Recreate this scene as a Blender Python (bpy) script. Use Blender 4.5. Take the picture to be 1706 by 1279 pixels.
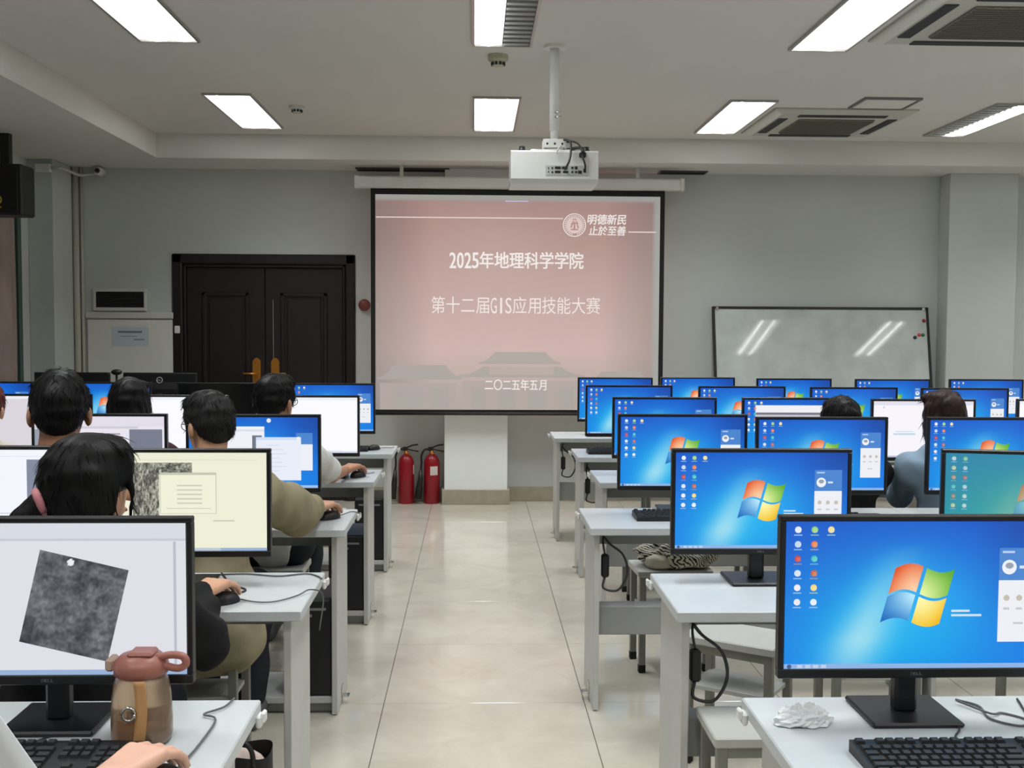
import bpy, math, random
import numpy as np
from math import sin, cos, pi, radians, sqrt
from mathutils import Matrix, Vector, Euler

for o in list(bpy.data.objects):
    bpy.data.objects.remove(o)
SC = bpy.context.scene
COL = SC.collection
random.seed(7)
RNG = np.random.default_rng(7)

# ------------------------------------------------------------------ camera, world, exposure
cam_data = bpy.data.cameras.new('camera')
cam_data.sensor_fit = 'HORIZONTAL'
cam_data.sensor_width = 36.0
cam_data.lens = 36.0 * 1800.0 / 1706.0
cam_data.clip_start = 0.05
cam = bpy.data.objects.new('camera', cam_data)
COL.objects.link(cam)
YAW, PITCH, ROLL = math.atan(63 / 1800), math.atan(95.5 / 1800), radians(-0.3)
_fw = Vector((sin(YAW) * cos(PITCH), cos(YAW) * cos(PITCH), -sin(PITCH)))
_r = Vector((cos(YAW), -sin(YAW), 0))
_d = _fw.cross(_r)
_r2 = _r * cos(ROLL) + _d * sin(ROLL)
_d2 = -_r * sin(ROLL) + _d * cos(ROLL)
cam.matrix_world = Matrix(((_r2.x, -_d2.x, -_fw.x, 0), (_r2.y, -_d2.y, -_fw.y, 0),
                           (_r2.z, -_d2.z, -_fw.z, 1.5), (0, 0, 0, 1)))
SC.camera = cam
world = bpy.data.worlds.new('world')
SC.world = world
world.use_nodes = True
world.node_tree.nodes['Background'].inputs[0].default_value = (0.55, 0.6, 0.65, 1)
world.node_tree.nodes['Background'].inputs[1].default_value = 0.05
SC.view_settings.view_transform = 'Standard'
SC.view_settings.look = 'None'
SC.view_settings.gamma = 1.0
SC.view_settings.use_curve_mapping = False
SC.view_settings.exposure = 0.0
LAMP_W = 8.0          # watts of each lit half of a ceiling lamp
LAMP_SPREAD = 118


# ------------------------------------------------------------------ helpers
def lin(c):
    c = c / 255.0
    return c / 12.92 if c <= 0.04045 else ((c + 0.055) / 1.055) ** 2.4


def L3(c):
    return (lin(c[0]), lin(c[1]), lin(c[2]))


MATS = {}


def mat(name, col, rough=0.5, metal=0.0, var=0.06, scale=8.0, bump=0.0, bscale=120.0, spec=0.5,
        trans=0.0, coat=0.0, stretch=None, alpha=1.0):
    if name in MATS:
        return MATS[name]
    m = bpy.data.materials.new(name)
    m.use_nodes = True
    nt = m.node_tree
    b = nt.nodes['Principled BSDF']
    c = L3(col)
    tc = nt.nodes.new('ShaderNodeTexCoord')
    src = tc.outputs['Object']
    if stretch:
        mp = nt.nodes.new('ShaderNodeMapping')
        mp.inputs['Scale'].default_value = stretch
        nt.links.new(src, mp.inputs['Vector'])
        src = mp.outputs[0]
    n = nt.nodes.new('ShaderNodeTexNoise')
    n.inputs['Scale'].default_value = scale
    n.inputs['Detail'].default_value = 4
    nt.links.new(src, n.inputs['Vector'])
    r = nt.nodes.new('ShaderNodeValToRGB')
    r.color_ramp.elements[0].position = 0.3
    r.color_ramp.elements[1].position = 0.7
    r.color_ramp.elements[0].color = (*[max(0, x * (1 - var)) for x in c], 1)
    r.color_ramp.elements[1].color = (*[min(1, x * (1 + var)) for x in c], 1)
    nt.links.new(n.outputs['Fac'], r.inputs['Fac'])
    nt.links.new(r.outputs['Color'], b.inputs['Base Color'])
    b.inputs['Roughness'].default_value = rough
    b.inputs['Metallic'].default_value = metal
    b.inputs['Specular IOR Level'].default_value = spec
    b.inputs['Transmission Weight'].default_value = trans
    b.inputs['Coat Weight'].default_value = coat
    b.inputs['Alpha'].default_value = alpha
    if bump:
        n2 = nt.nodes.new('ShaderNodeTexNoise')
        n2.inputs['Scale'].default_value = bscale
        n2.inputs['Detail'].default_value = 3
        nt.links.new(src, n2.inputs['Vector'])
        bp = nt.nodes.new('ShaderNodeBump')
        bp.inputs['Strength'].default_value = bump
        bp.inputs['Distance'].default_value = 0.002
        nt.links.new(n2.outputs['Fac'], bp.inputs['Height'])
        nt.links.new(bp.outputs[0], b.inputs['Normal'])
    MATS[name] = m
    return m


def mat_print(name, strength=1.0, base=0.02, rough=0.45, spec=0.25):
    """lit display, also the glowing slide fabric: the picture is stored as point colours of the display's mesh"""
    m = bpy.data.materials.new(name)
    m.use_nodes = True
    nt = m.node_tree
    b = nt.nodes['Principled BSDF']
    a = nt.nodes.new('ShaderNodeAttribute')
    a.attribute_name = 'Col'
    nt.links.new(a.outputs['Color'], b.inputs['Emission Color'])
    b.inputs['Emission Strength'].default_value = strength
    b.inputs['Base Color'].default_value = (base, base, base, 1)
    b.inputs['Roughness'].default_value = rough
    b.inputs['Specular IOR Level'].default_value = spec
    MATS[name] = m
    return m


def link(o, parent=None):
    COL.objects.link(o)
    if parent is not None:
        o.parent = parent
    return o


def tag(o, label=None, cat=None, group=None, kind=None):
    if label:
        o['label'] = label
    if cat:
        o['category'] = cat
    if group:
        o['group'] = group
    if kind:
        o['kind'] = kind
    return o


def empty(name, loc=(0, 0, 0), rz=0.0, label=None, cat=None, group=None, kind=None):
    o = bpy.data.objects.new(name, None)
    o.empty_display_size = 0.05
    COL.objects.link(o)
    o.location = loc
    o.rotation_euler = (0, 0, rz)
    return tag(o, label, cat, group, kind)


def put(name, mesh, parent=None, loc=(0, 0, 0), rot=(0, 0, 0)):
    o = bpy.data.objects.new(name, mesh)
    o.location = loc
    o.rotation_euler = rot
    return link(o, parent)


def copy_tree(o, parent=None):
    c = o.copy()
    COL.objects.link(c)
    c.parent = parent
    for ch in o.children:
        copy_tree(ch, c)
    return c


class MB:
    """collects shapes and builds ONE mesh"""

    def __init__(s):
        s.v = []
        s.f = []
        s.m = []
        s.sm = []
        s.mi = 0
        s.T = None

    def add(s, vs, fs, smooth=False):
        n = len(s.v)
        if s.T is not None:
            vs = [tuple(s.T @ Vector(p)) for p in vs]
        s.v += [tuple(p) for p in vs]
        s.f += [tuple(n + i for i in f) for f in fs]
        s.m += [s.mi] * len(fs)
        s.sm += [smooth] * len(fs)
        return s

    def box(s, x0, x1, y0, y1, z0, z1, b=0.0):
        if b <= 0:
            vs = [(x, y, z) for x in (x0, x1) for y in (y0, y1) for z in (z0, z1)]
            fs = [(0, 1, 3, 2), (4, 6, 7, 5), (0, 4, 5, 1), (2, 3, 7, 6), (0, 2, 6, 4), (1, 5, 7, 3)]
            return s.add(vs, fs)
        b = min(b, (x1 - x0) * .45, (y1 - y0) * .45, (z1 - z0) * .45)
        c = ((x0 + x1) / 2, (y0 + y1) / 2, (z0 + z1) / 2)
        h = ((x1 - x0) / 2, (y1 - y0) / 2, (z1 - z0) / 2)
        vs = []
        ix = {}
        for sx in (-1, 1):
            for sy in (-1, 1):
                for sz in (-1, 1):
                    for ax in range(3):
                        q = [h[0] - b, h[1] - b, h[2] - b]
                        q[ax] = h[ax]
                        ix[(sx, sy, sz, ax)] = len(vs)
                        vs.append((c[0] + sx * q[0], c[1] + sy * q[1], c[2] + sz * q[2]))
        fs = []
        for ax in range(3):
            a1, a2 = (ax + 1) % 3, (ax + 2) % 3
            for sg in (-1, 1):
                loop = []
                for p, q in ((-1, -1), (1, -1), (1, 1), (-1, 1)):
                    k = [0, 0, 0]
                    k[ax], k[a1], k[a2] = sg, p, q
                    loop.append(ix[(*k, ax)])
                fs.append(tuple(loop if sg > 0 else loop[::-1]))
        for ax in range(3):
            a1, a2 = (ax + 1) % 3, (ax + 2) % 3
            for p in (-1, 1):
                for q in (-1, 1):
                    k0, k1 = [0] * 3, [0] * 3
                    k0[ax], k1[ax] = -1, 1
                    k0[a1] = k1[a1] = p
                    k0[a2] = k1[a2] = q
                    lp = [ix[(*k0, a1)], ix[(*k1, a1)], ix[(*k1, a2)], ix[(*k0, a2)]]
                    fs.append(tuple(lp if p * q < 0 else lp[::-1]))
        for sx in (-1, 1):
            for sy in (-1, 1):
                for sz in (-1, 1):
                    t = [ix[(sx, sy, sz, a)] for a in range(3)]
                    fs.append(tuple(t if sx * sy * sz > 0 else t[::-1]))
        return s.add(vs, fs)

    def lathe(s, prof, n=20, c=(0, 0, 0), smooth=True, caps=True):
        vs = []
        for r, z in prof:
            for i in range(n):
                a = 2 * pi * i / n
                vs.append((c[0] + r * cos(a), c[1] + r * sin(a), c[2] + z))
        fs = []
        for j in range(len(prof) - 1):
            for i in range(n):
                k = (i + 1) % n
                fs.append((j * n + i, j * n + k, (j + 1) * n + k, (j + 1) * n + i))
        s.add(vs, fs, smooth)
        if caps:
            s.add(vs[:n], [tuple(range(n))[::-1]])
            s.add(vs[-n:], [tuple(range(n))])
        return s

    def tube(s, pts, r=0.003, n=6, smooth=True, r2=None):
        pts = [Vector(p) for p in pts]
        N = len(pts)
        vs = []
        up = Vector((0.13, 0.21, 0.97))
        for i, p in enumerate(pts):
            t = (pts[min(i + 1, N - 1)] - pts[max(i - 1, 0)])
            t = t.normalized() if t.length > 1e-9 else Vector((0, 0, 1))
            a = t.cross(up)
            if a.length < 1e-3:
                a = t.cross(Vector((1, 0, 0)))
            a.normalize()
            b = t.cross(a)
            rr = r if r2 is None else r + (r2 - r) * i / (N - 1)
            for k in range(n):
                g = 2 * pi * k / n
                vs.append(tuple(p + a * (rr * cos(g)) + b * (rr * sin(g))))
        fs = []
        for i in range(N - 1):
            for k in range(n):
                q = (k + 1) % n
                fs.append((i * n + k, i * n + q, (i + 1) * n + q, (i + 1) * n + k))
        fs.append(tuple(range(n))[::-1])
        fs.append(tuple(range((N - 1) * n, N * n)))
        return s.add(vs, fs, smooth)

    def prism(s, poly, a0, a1, axis=1, smooth=False):
        """poly: points in the two other axes; extruded along axis from a0 to a1"""
        n = len(poly)

        def P(p, a):
            if axis == 1:
                return (p[0], a, p[1])
            if axis == 0:
                return (a, p[0], p[1])
            return (p[0], p[1], a)
        vs = [P(p, a0) for p in poly] + [P(p, a1) for p in poly]
        fs = [tuple(range(n)), tuple(range(n, 2 * n))[::-1]]
        for i in range(n):
            k = (i + 1) % n
            fs.append((i, i + n, k + n, k))
        return s.add(vs, fs, smooth)

    def grid(s, P, nu, nv, smooth=True):
        vs = [P(i / nu, j / nv) for j in range(nv + 1) for i in range(nu + 1)]
        fs = [(j * (nu + 1) + i, j * (nu + 1) + i + 1, (j + 1) * (nu + 1) + i + 1, (j + 1) * (nu + 1) + i)
              for j in range(nv) for i in range(nu)]
        return s.add(vs, fs, smooth)

    def ball(s, c, r, nu=14, nv=9):
        vs = []
        for j in range(nv + 1):
            t = pi * j / nv
            for i in range(nu):
                a = 2 * pi * i / nu
                vs.append((c[0] + r[0] * sin(t) * cos(a), c[1] + r[1] * sin(t) * sin(a), c[2] - r[2] * cos(t)))
        fs = []
        for j in range(nv):
            for i in range(nu):
                k = (i + 1) % nu
                fs.append((j * nu + i, j * nu + k, (j + 1) * nu + k, (j + 1) * nu + i))
        return s.add(vs, fs, True)

    def mesh(s, name, *mats):
        me = bpy.data.meshes.new(name)
        me.from_pydata(s.v, [], s.f)
        for m in mats:
            me.materials.append(m)
        me.polygons.foreach_set('material_index', s.m)
        me.polygons.foreach_set('use_smooth', s.sm)
        me.update()
        return me

    def build(s, name, m, parent=None, loc=(0, 0, 0), rot=(0, 0, 0)):
        ms = m if isinstance(m, (list, tuple)) else [m]
        return put(name, s.mesh(name, *ms), parent, loc, rot)


def smooth_path(pts, n=6):
    """Catmull-Rom through pts"""
    P = [Vector(p) for p in pts]
    P = [2 * P[0] - P[1]] + P + [2 * P[-1] - P[-2]]
    out = []
    for i in range(1, len(P) - 2):
        for k in range(n):
            t = k / n
            a, b, c, d = P[i - 1], P[i], P[i + 1], P[i + 2]
            out.append(0.5 * ((2 * b) + (c - a) * t + (2 * a - 5 * b + 4 * c - d) * t * t + (3 * b - a - 3 * c + d) * t ** 3))
    out.append(P[-2])
    return out


class PB:
    """flat print on a display: x right, z up, each layer a hair further towards -y; point colours"""

    def __init__(s, step=0.0004):
        s.v, s.f, s.c, s.step = [], [], [], step

    def poly(s, pts, col, layer=1, cols=None):
        n = len(s.v)
        s.v += [(p[0], -layer * s.step, p[1]) for p in pts]
        s.f.append(tuple(range(n, n + len(pts))))
        s.c += [L3(q) for q in cols] if cols else [L3(col)] * len(pts)

    def rect(s, x0, z0, x1, z1, col, layer=1, cols=None):
        s.poly([(x0, z0), (x1, z0), (x1, z1), (x0, z1)], col, layer, cols)

    def disc(s, x, z, r, col, layer=1, n=16, rz=None):
        s.poly([(x + r * cos(2 * pi * i / n), z + (rz or r) * sin(2 * pi * i / n)) for i in range(n)], col, layer)

    def grid(s, P, C, nu, nv, layer=1):
        n = len(s.v)
        for j in range(nv + 1):
            for i in range(nu + 1):
                p = P(i / nu, j / nv)
                s.v.append((p[0], -layer * s.step, p[1]))
                s.c.append(L3(C(i / nu, j / nv)))
        for j in range(nv):
            for i in range(nu):
                a = n + j * (nu + 1) + i
                s.f.append((a, a + 1, a + nu + 2, a + nu + 1))

    def tri_mesh(s, verts, faces, col, layer=1):
        n = len(s.v)
        s.v += [(x, -layer * s.step, z) for x, z in verts]
        s.f += [tuple(n + i for i in f) for f in faces]
        s.c += [L3(col)] * len(verts)

    def mesh(s, name, m):
        me = bpy.data.meshes.new(name)
        me.from_pydata(s.v, [], s.f)
        me.materials.append(m)
        at = me.color_attributes.new('Col', 'FLOAT_COLOR', 'POINT')
        buf = np.ones((len(s.v), 4), np.float32)
        buf[:, :3] = np.array(s.c, np.float32)
        at.data.foreach_set('color', buf.ravel())
        me.update()
        return me


# ------------------------------------------------------------------ lettering: glyph outlines of the built-in font
TXT = '2025年地理科学学院第十二届GIS应用技能大赛〇五月明德新民止於至善DELL'
GL = {}
_tmp = []
for bold in (0,):
    for ch in sorted(set(TXT)):
        cu = bpy.data.curves.new('glyph', 'FONT')
        cu.body = ch
        cu.size = 1.0
        cu.resolution_u = 3
        o = bpy.data.objects.new('glyph', cu)
        COL.objects.link(o)
        _tmp.append((ch, bold, o))
_dg = bpy.context.evaluated_depsgraph_get()
for ch, bold, o in _tmp:
    me = bpy.data.meshes.new_from_object(o.evaluated_get(_dg))
    GL[(ch, bold)] = ([(v.co.x, v.co.y) for v in me.vertices], [tuple(p.vertices) for p in me.polygons])
    bpy.data.meshes.remove(me)
for ch, bold, o in _tmp:
    cu = o.data
    bpy.data.objects.remove(o)
    bpy.data.curves.remove(cu)


def lettering(pb, text, x0, z0, x1, z1, col, layer=2, bold=0, shear=0.0):
    """text set in full- and half-width cells between x0 and x1"""
    units = sum(0.5 if ord(c) < 256 else 1.0 for c in text)
    cw = (x1 - x0) / units
    x = x0
    h = z1 - z0
    for c in text:
        w = cw * (0.5 if ord(c) < 256 else 1.0)
        vs, fs = GL[(c, 0)]
        if not vs:
            x += w
            continue
        xs = [p[0] for p in vs]
        ys = [p[1] for p in vs]
        if ord(c) < 256:
            sx = min(w * 0.84 / (max(xs) - min(xs)), h * 1.25)
            sz = h * 0.95 / (max(ys) - min(ys))
            cxm = (max(xs) + min(xs)) / 2
            vv = [(x + w / 2 + (p[0] - cxm) * sx + shear * (p[1] - min(ys)) * sz, z0 + (p[1] - min(ys)) * sz) for p in vs]
        else:
            sc = w * 0.93 / 0.92
            szc = h / 0.92
            cxm = (max(xs) + min(xs)) / 2 if c not in '一' else 0.5
            cym = 0.38 if (max(ys) - min(ys)) > 0.5 else (max(ys) + min(ys)) / 2
            vv = [(x + w / 2 + (p[0] - cxm) * sc + shear * (p[1] - cym) * szc, z0 + h / 2 + (p[1] - cym) * szc) for p in vs]
        for q, (dx, dz) in enumerate(((0, 0), (bold, 0), (0, bold), (bold, bold)) if bold else ((0, 0),)):
            pb.tri_mesh([(a + dx * cw * .035, b + dz * cw * .025) for a, b in vv], fs, col, layer + q * .12)
        x += w


# ------------------------------------------------------------------ materials
M_wall = mat('painted_wall', (194, 198, 194), 0.75, var=0.03, scale=1.5, bump=0.15, bscale=200)
M_ceil = mat('painted_ceiling', (214, 211, 205), 0.85, var=0.02, scale=1.2)
M_pillar = mat('painted_pillar', (240, 244, 241), 0.7, var=0.02, scale=2)
M_base = mat('stone_baseboard', (168, 160, 143), 0.3, var=0.08, scale=14)
M_grout = mat('grout', (96, 90, 80), 0.9)
M_trim = mat('white_plastic_trim', (206, 205, 199), 0.5, var=0.03)
M_desk = mat('white_laminate', (190, 195, 198), 0.35, var=0.02, scale=20)
M_deskgrey = mat('light_grey_laminate', (188, 189, 186), 0.45, var=0.03, scale=12)
M_beam = mat('grey_laminate', (150, 152, 150), 0.5, var=0.04)
M_black = mat('black_plastic', (21, 22, 24), 0.45, var=0.1)
M_bezel = mat('matt_black_plastic', (17, 18, 22), 0.4, var=0.08)
M_key = mat('keycap_plastic', (30, 31, 33), 0.55, var=0.08)
M_badge = mat('grey_badge', (120, 122, 126), 0.4)
M_cable = mat('dark_cable', (40, 41, 42), 0.5)
M_gcable = mat('grey_cable', (92, 94, 95), 0.5)
M_alu = mat('aluminium', (176, 172, 168), 0.35, metal=0.6)
M_chrome = mat('chrome', (200, 200, 198), 0.2, metal=1.0)
M_door = mat('mahogany', (24, 11, 11), 0.5, var=0.3, scale=6, stretch=(6, 6, 0.6), bump=0.1)
M_doorf = mat('dark_mahogany_frame', (22, 12, 11), 0.45, var=0.25, scale=6, stretch=(4, 4, 0.6))
M_brass = mat('brass', (196, 132, 52), 0.35, metal=0.7)
M_red = mat('red_enamel', (142, 14, 30), 0.3, var=0.06)
M_stool = mat('stool_laminate', (176, 177, 172), 0.45, var=0.05, scale=10)
M_stleg = mat('grey_steel', (128, 128, 122), 0.4, metal=0.2)
M_rubber = mat('black_rubber', (18, 18, 18), 0.8)
M_lampon = bpy.data.materials.new('lit_diffuser')
M_lampon.use_nodes = True
_b = M_lampon.node_tree.nodes['Principled BSDF']
_b.inputs['Base Color'].default_value = (0.9, 0.9, 0.9, 1)
_n = M_lampon.node_tree.nodes.new('ShaderNodeTexNoise')
_n.inputs['Scale'].default_value = 3
_rr = M_lampon.node_tree.nodes.new('ShaderNodeValToRGB')
_rr.color_ramp.elements[0].color = (0.97, 1, 0.98, 1)
_rr.color_ramp.elements[1].color = (1, 1, 1, 1)
M_lampon.node_tree.links.new(_n.outputs['Fac'], _rr.inputs['Fac'])
M_lampon.node_tree.links.new(_rr.outputs['Color'], _b.inputs['Emission Color'])
_b.inputs['Emission Strength'].default_value = 1.8
M_tube = M_lampon.copy()
M_tube.name = 'lit_tube'
M_tube.node_tree.nodes['Principled BSDF'].inputs['Emission Strength'].default_value = 14.0
M_lampoff = mat('unlit_reflector', (74, 76, 76), 0.4)
M_blade = mat('louvre_blade', (200, 201, 200), 0.45)
M_ac = mat('cream_ac_plastic', (186, 184, 174), 0.5, var=0.03)
M_grille = mat('dark_grille', (112, 110, 100), 0.7, var=0.15, scale=60)
M_slot = mat('dark_slot', (38, 39, 40), 0.7)
M_screen = mat_print('lit_display')
M_off = mat('switched_off_display', (10, 10, 12), 0.25, var=0.05)
M_wb = mat('whiteboard_enamel', (190, 197, 194), 0.04, var=0.12, scale=5, spec=0.8)
M_white = mat('white_paint_metal', (222, 222, 220), 0.4, var=0.02)
M_paper = mat('paper', (225, 228, 230), 0.8, var=0.02)
M_curtain = mat('curtain_fabric', (150, 134, 128), 0.9, var=0.1, scale=5, bump=0.2)


def tile_material():
    m = bpy.data.materials.new('polished_floor_tile')
    m.use_nodes = True
    nt = m.node_tree
    b = nt.nodes['Principled BSDF']
    tc = nt.nodes.new('ShaderNodeTexCoord')
    oi = nt.nodes.new('ShaderNodeObjectInfo')
    ad = nt.nodes.new('ShaderNodeVectorMath')
    ad.operation = 'ADD'
    nt.links.new(tc.outputs['Object'], ad.inputs[0])
    nt.links.new(oi.outputs['Location'], ad.inputs[1])
    n = nt.nodes.new('ShaderNodeTexNoise')
    n.inputs['Scale'].default_value = 3.5
    n.inputs['Detail'].default_value = 8
    n.inputs['Roughness'].default_value = 0.65
    n.inputs['Distortion'].default_value = 0.8
    nt.links.new(ad.outputs[0], n.inputs['Vector'])
    r = nt.nodes.new('ShaderNodeValToRGB')
    r.color_ramp.elements[0].position = 0.25
    r.color_ramp.elements[1].position = 0.75
    r.color_ramp.elements[0].color = (*L3((186, 178, 164)), 1)
    r.color_ramp.elements[1].color = (*L3((206, 200, 188)), 1)
    nt.links.new(n.outputs['Fac'], r.inputs['Fac'])
    nt.links.new(r.outputs['Color'], b.inputs['Base Color'])
    b.inputs['Roughness'].default_value = 0.11
    b.inputs['Specular IOR Level'].default_value = 0.55
    return m


M_tile = tile_material()

# ------------------------------------------------------------------ the room
WY = 9.25          # front wall
WXL, WXR = -3.56, 6.6
YB = -2.2
ZC, ZS = 3.0, 2.81   # ceiling, soffit underside
SX0, SX1, SY = -2.5, 6.0, 8.65

fl = empty('floor', kind='structure')
MB().box(WXL - .2, WXR + .2, YB - .2, WY + .2, -.06, -.0012).build('grout_bed', M_grout, fl)
tm = MB().box(-.3985, .3985, -.3985, .3985, -.012, 0, .0012).mesh('tile', M_tile)
for i in range(-5, 9):
    for j in range(-9, 7):
        x, y = .045 + .8 * i, 4.64 + .8 * j
        if x - .4 > WXR or x + .4 < WXL - .3 or y - .4 > WY or y + .4 < YB:
            continue
        put('tile', tm, fl, (x, y, 0))

# front wall with the door opening
DX0, DX1, DZ = -2.55, -1.012, 2.10
w = MB()
w.box(WXL - .2, DX0, WY, WY + .18, 0, ZC + .1)
w.box(DX1, WXR + .2, WY, WY + .18, 0, ZC + .1)
w.box(DX0, DX1, WY, WY + .18, DZ, ZC + .1)
tag(w.build('wall_front', M_wall), kind='structure')
tag(MB().box(WXR, WXR + .2, YB, WY, 0, ZC + .1).build('wall_right', M_wall), kind='structure')
tag(MB().box(WXL - .2, WXR + .2, YB - .2, YB, 0, ZC + .1).build('wall_back', M_wall), kind='structure')
# left wall with a window opening behind the curtain
WN0, WN1, WNZ0, WNZ1 = 6.2, 8.62, .9, 2.55
w = MB()
w.box(WXL - .2, WXL, YB, WN0, 0, ZC + .1)
w.box(WXL - .2, WXL, WN1, WY, 0, ZC + .1)
w.box(WXL - .2, WXL, WN0, WN1, 0, WNZ0)
w.box(WXL - .2, WXL, WN0, WN1, WNZ1, ZC + .1)
tag(w.build('wall_left', M_wall), kind='structure')
# columns
tag(MB().box(WXL, -3.362, 8.8, WY, 0, ZS, .004).build('wall_corner_column', M_wall), kind='structure')
tag(MB().box(4.005, 4.592, 9.05, WY, 0, ZS, .004).build('wall_column', M_wall), kind='structure')
tag(MB().box(-.25, .282, 9.065, WY, 0, ZS, .004).build('wall_pillar', M_pillar), kind='structure')
# ceiling and soffit
tag(MB().box(SX0 - .02, SX1 + .02, YB, SY + .02, ZC, ZC + .1).build('ceiling', M_ceil), kind='structure')
w = MB()
w.box(WXL, SX0, YB, WY, ZS, ZC + .1)
w.box(SX1, WXR, YB, WY, ZS, ZC + .1)
w.box(SX0, SX1, SY, WY, ZS, ZC + .1)
tag(w.build('ceiling_soffit', M_ceil), kind='structure')
# baseboards
for nm, a in (('baseboard_front', [(-3.36, DX0 - .02), (DX1 + .02, -.25), (.282, 4.005), (4.592, WXR)]),):
    w = MB()
    for x0, x1 in a:
        w.box(x0, x1, WY - .012, WY, 0, .125, .003)
    tag(w.build(nm, M_base), kind='structure')
w = MB()
w.box(-.27, .302, 9.045, 9.065, 0, .128, .003)
w.box(-.27, -.25, 9.065, WY - .012, 0, .128)
w.box(.282, .302, 9.065, WY - .012, 0, .128)
tag(w.build('baseboard_pillar', M_base), kind='structure')
tag(MB().box(WXL, WXL + .012, YB, 8.8, 0, .125, .003).build('baseboard_left', M_base), kind='structure')

# window in the left wall
wn = empty('window_1', (WXL, 0, 0), kind='structure')
M_wframe = mat('green_grey_window_frame', (70, 92, 84), 0.45)
M_night = mat('dark_window_glass', (12, 15, 18), 0.05, var=0.1)
for a in ((WN0, WN0 + .06, WNZ0, WNZ1), (WN1 - .06, WN1, WNZ0, WNZ1), (WN0, WN1, WNZ0, WNZ0 + .06), (WN0, WN1, WNZ1 - .06, WNZ1),
          ((WN0 + WN1) / 2 - .03, (WN0 + WN1) / 2 + .03, WNZ0, WNZ1)):
    MB().box(-.06, .02, a[0], a[1], a[2], a[3], .004).build('window_frame', M_wframe, wn)
for k in (0, 1):
    y0 = WN0 + .06 + k * (WN1 - WN0) / 2
    MB().box(-.03, -.022, y0, y0 + (WN1 - WN0) / 2 - .09, WNZ0 + .06, WNZ1 - .06).build('window_pane', M_night, wn)

# curtain
cu = MB()


def cur(u, v):
    y = 5.7 + 2.66 * u
    fold = .035 * sin(u * 62 + .6 * sin(v * 3)) + .012 * sin(u * 141)
    return (WXL + .085 + fold * (1 - .25 * v), y, .35 + 2.26 * v)


cu.grid(cur, 150, 6)
co = cu.build('window_curtain', M_curtain)
sm = co.modifiers.new('thick', 'SOLIDIFY')
sm.thickness = .006
tag(co, 'pinkish beige pleated curtain over the window behind the loudspeaker', 'curtain')
tag(MB().tube([(WXL + .085, 5.6, 2.63), (WXL + .085, 8.6, 2.63)], .014, 8).build('curtain_rod', M_alu),
    'thin metal curtain rod above the beige curtain', 'curtain rod')

# double door
d1 = empty('door_1', (0, WY, 0), kind='structure')
f = MB()
for x0, x1, z0, z1 in ((DX0, DX0 + .085, 0, DZ), (DX1 - .085, DX1, 0, DZ), (DX0, DX1, DZ - .085, DZ)):
    f.box(x0, x1, -.025, .12, z0, z1, .012)
f.build('door_frame', M_doorf, d1)
f = MB()
for x0, x1, z0, z1 in ((DX0 + .085, DX0 + .11, 0, DZ - .085), (DX1 - .11, DX1 - .085, 0, DZ - .085), (DX0 + .085, DX1 - .085, DZ - .11, DZ - .085)):
    f.box(x0, x1, .0, .12, z0, z1, .006)
f.build('door_stop', M_doorf, d1)
mid = (DX0 + DX1) / 2
for k, (a, b) in enumerate(((DX0 + .11, mid - .002), (mid + .002, DX1 - .11))):
    lf = MB().box(a, b, .03, .075, .004, DZ - .112, .004).build('door_leaf', M_door, d1)
    for z0, z1 in ((.18, .78), (.95, 1.78)):
        p = MB()
        x0, x1 = a + .13, b - .13
        for q in ((x0, x1, z0, z0 + .035), (x0, x1, z1 - .035, z1), (x0, x0 + .035, z0, z1), (x1 - .035, x1, z0, z1)):
            p.box(q[0], q[1], .012, .032, q[2], q[3], .008)
        p.build('panel_moulding', M_door, lf)
        MB().box(x0 + .055, x1 - .055, .02, .034, z0 + .055, z1 - .055, .012).build('raised_panel', M_door, lf)
    hx = mid - .072 if k == 0 else mid + .085
    h = MB()
    h.prism([(hx - .034, .93), (hx + .034, .93), (hx + .034, 1.19), (hx + .02, 1.215), (hx, 1.225), (hx - .02, 1.215), (hx - .034, 1.19)], .014, .03)
    sgn = -1 if k == 0 else 1
    h.tube([(hx, .014, 1.09), (hx, -.035, 1.09), (hx + sgn * .02, -.045, 1.09), (hx + sgn * .10, -.045, 1.092)], .009, 8)
    h.build('door_handle', M_brass, lf)
MB().box(mid + .07, mid + .074, .01, .016, 1.22, 1.72).build('pull_cord', M_alu, d1)
sd = MB().box(-.022, .022, -.02, 0, -.032, .032, .006).build('door_sensor', M_white, None, (-2.505, WY - .026, 1.46))
tag(sd, 'small white sensor box fixed on the dark door frame', 'sensor')

# alarm bell
be = empty('alarm_bell', (-.935, WY, 1.677), 0, 'round dull red alarm bell on wall beside the projection screen', 'bell')
MB().lathe([(.002, .055), (.02, .054), (.038, .045), (.047, .03), (.048, .02), (.04, .018)], 24).build('gong', mat('dull_red', (120, 62, 58), 0.4), be, (0, 0, 0), (pi / 2, 0, 0))
MB().lathe([(.05, 0), (.05, .02), (.03, .022)], 24).build('back_plate', mat('dark_red', (96, 44, 40), 0.5), be, (0, 0, 0), (pi / 2, 0, 0))

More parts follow.
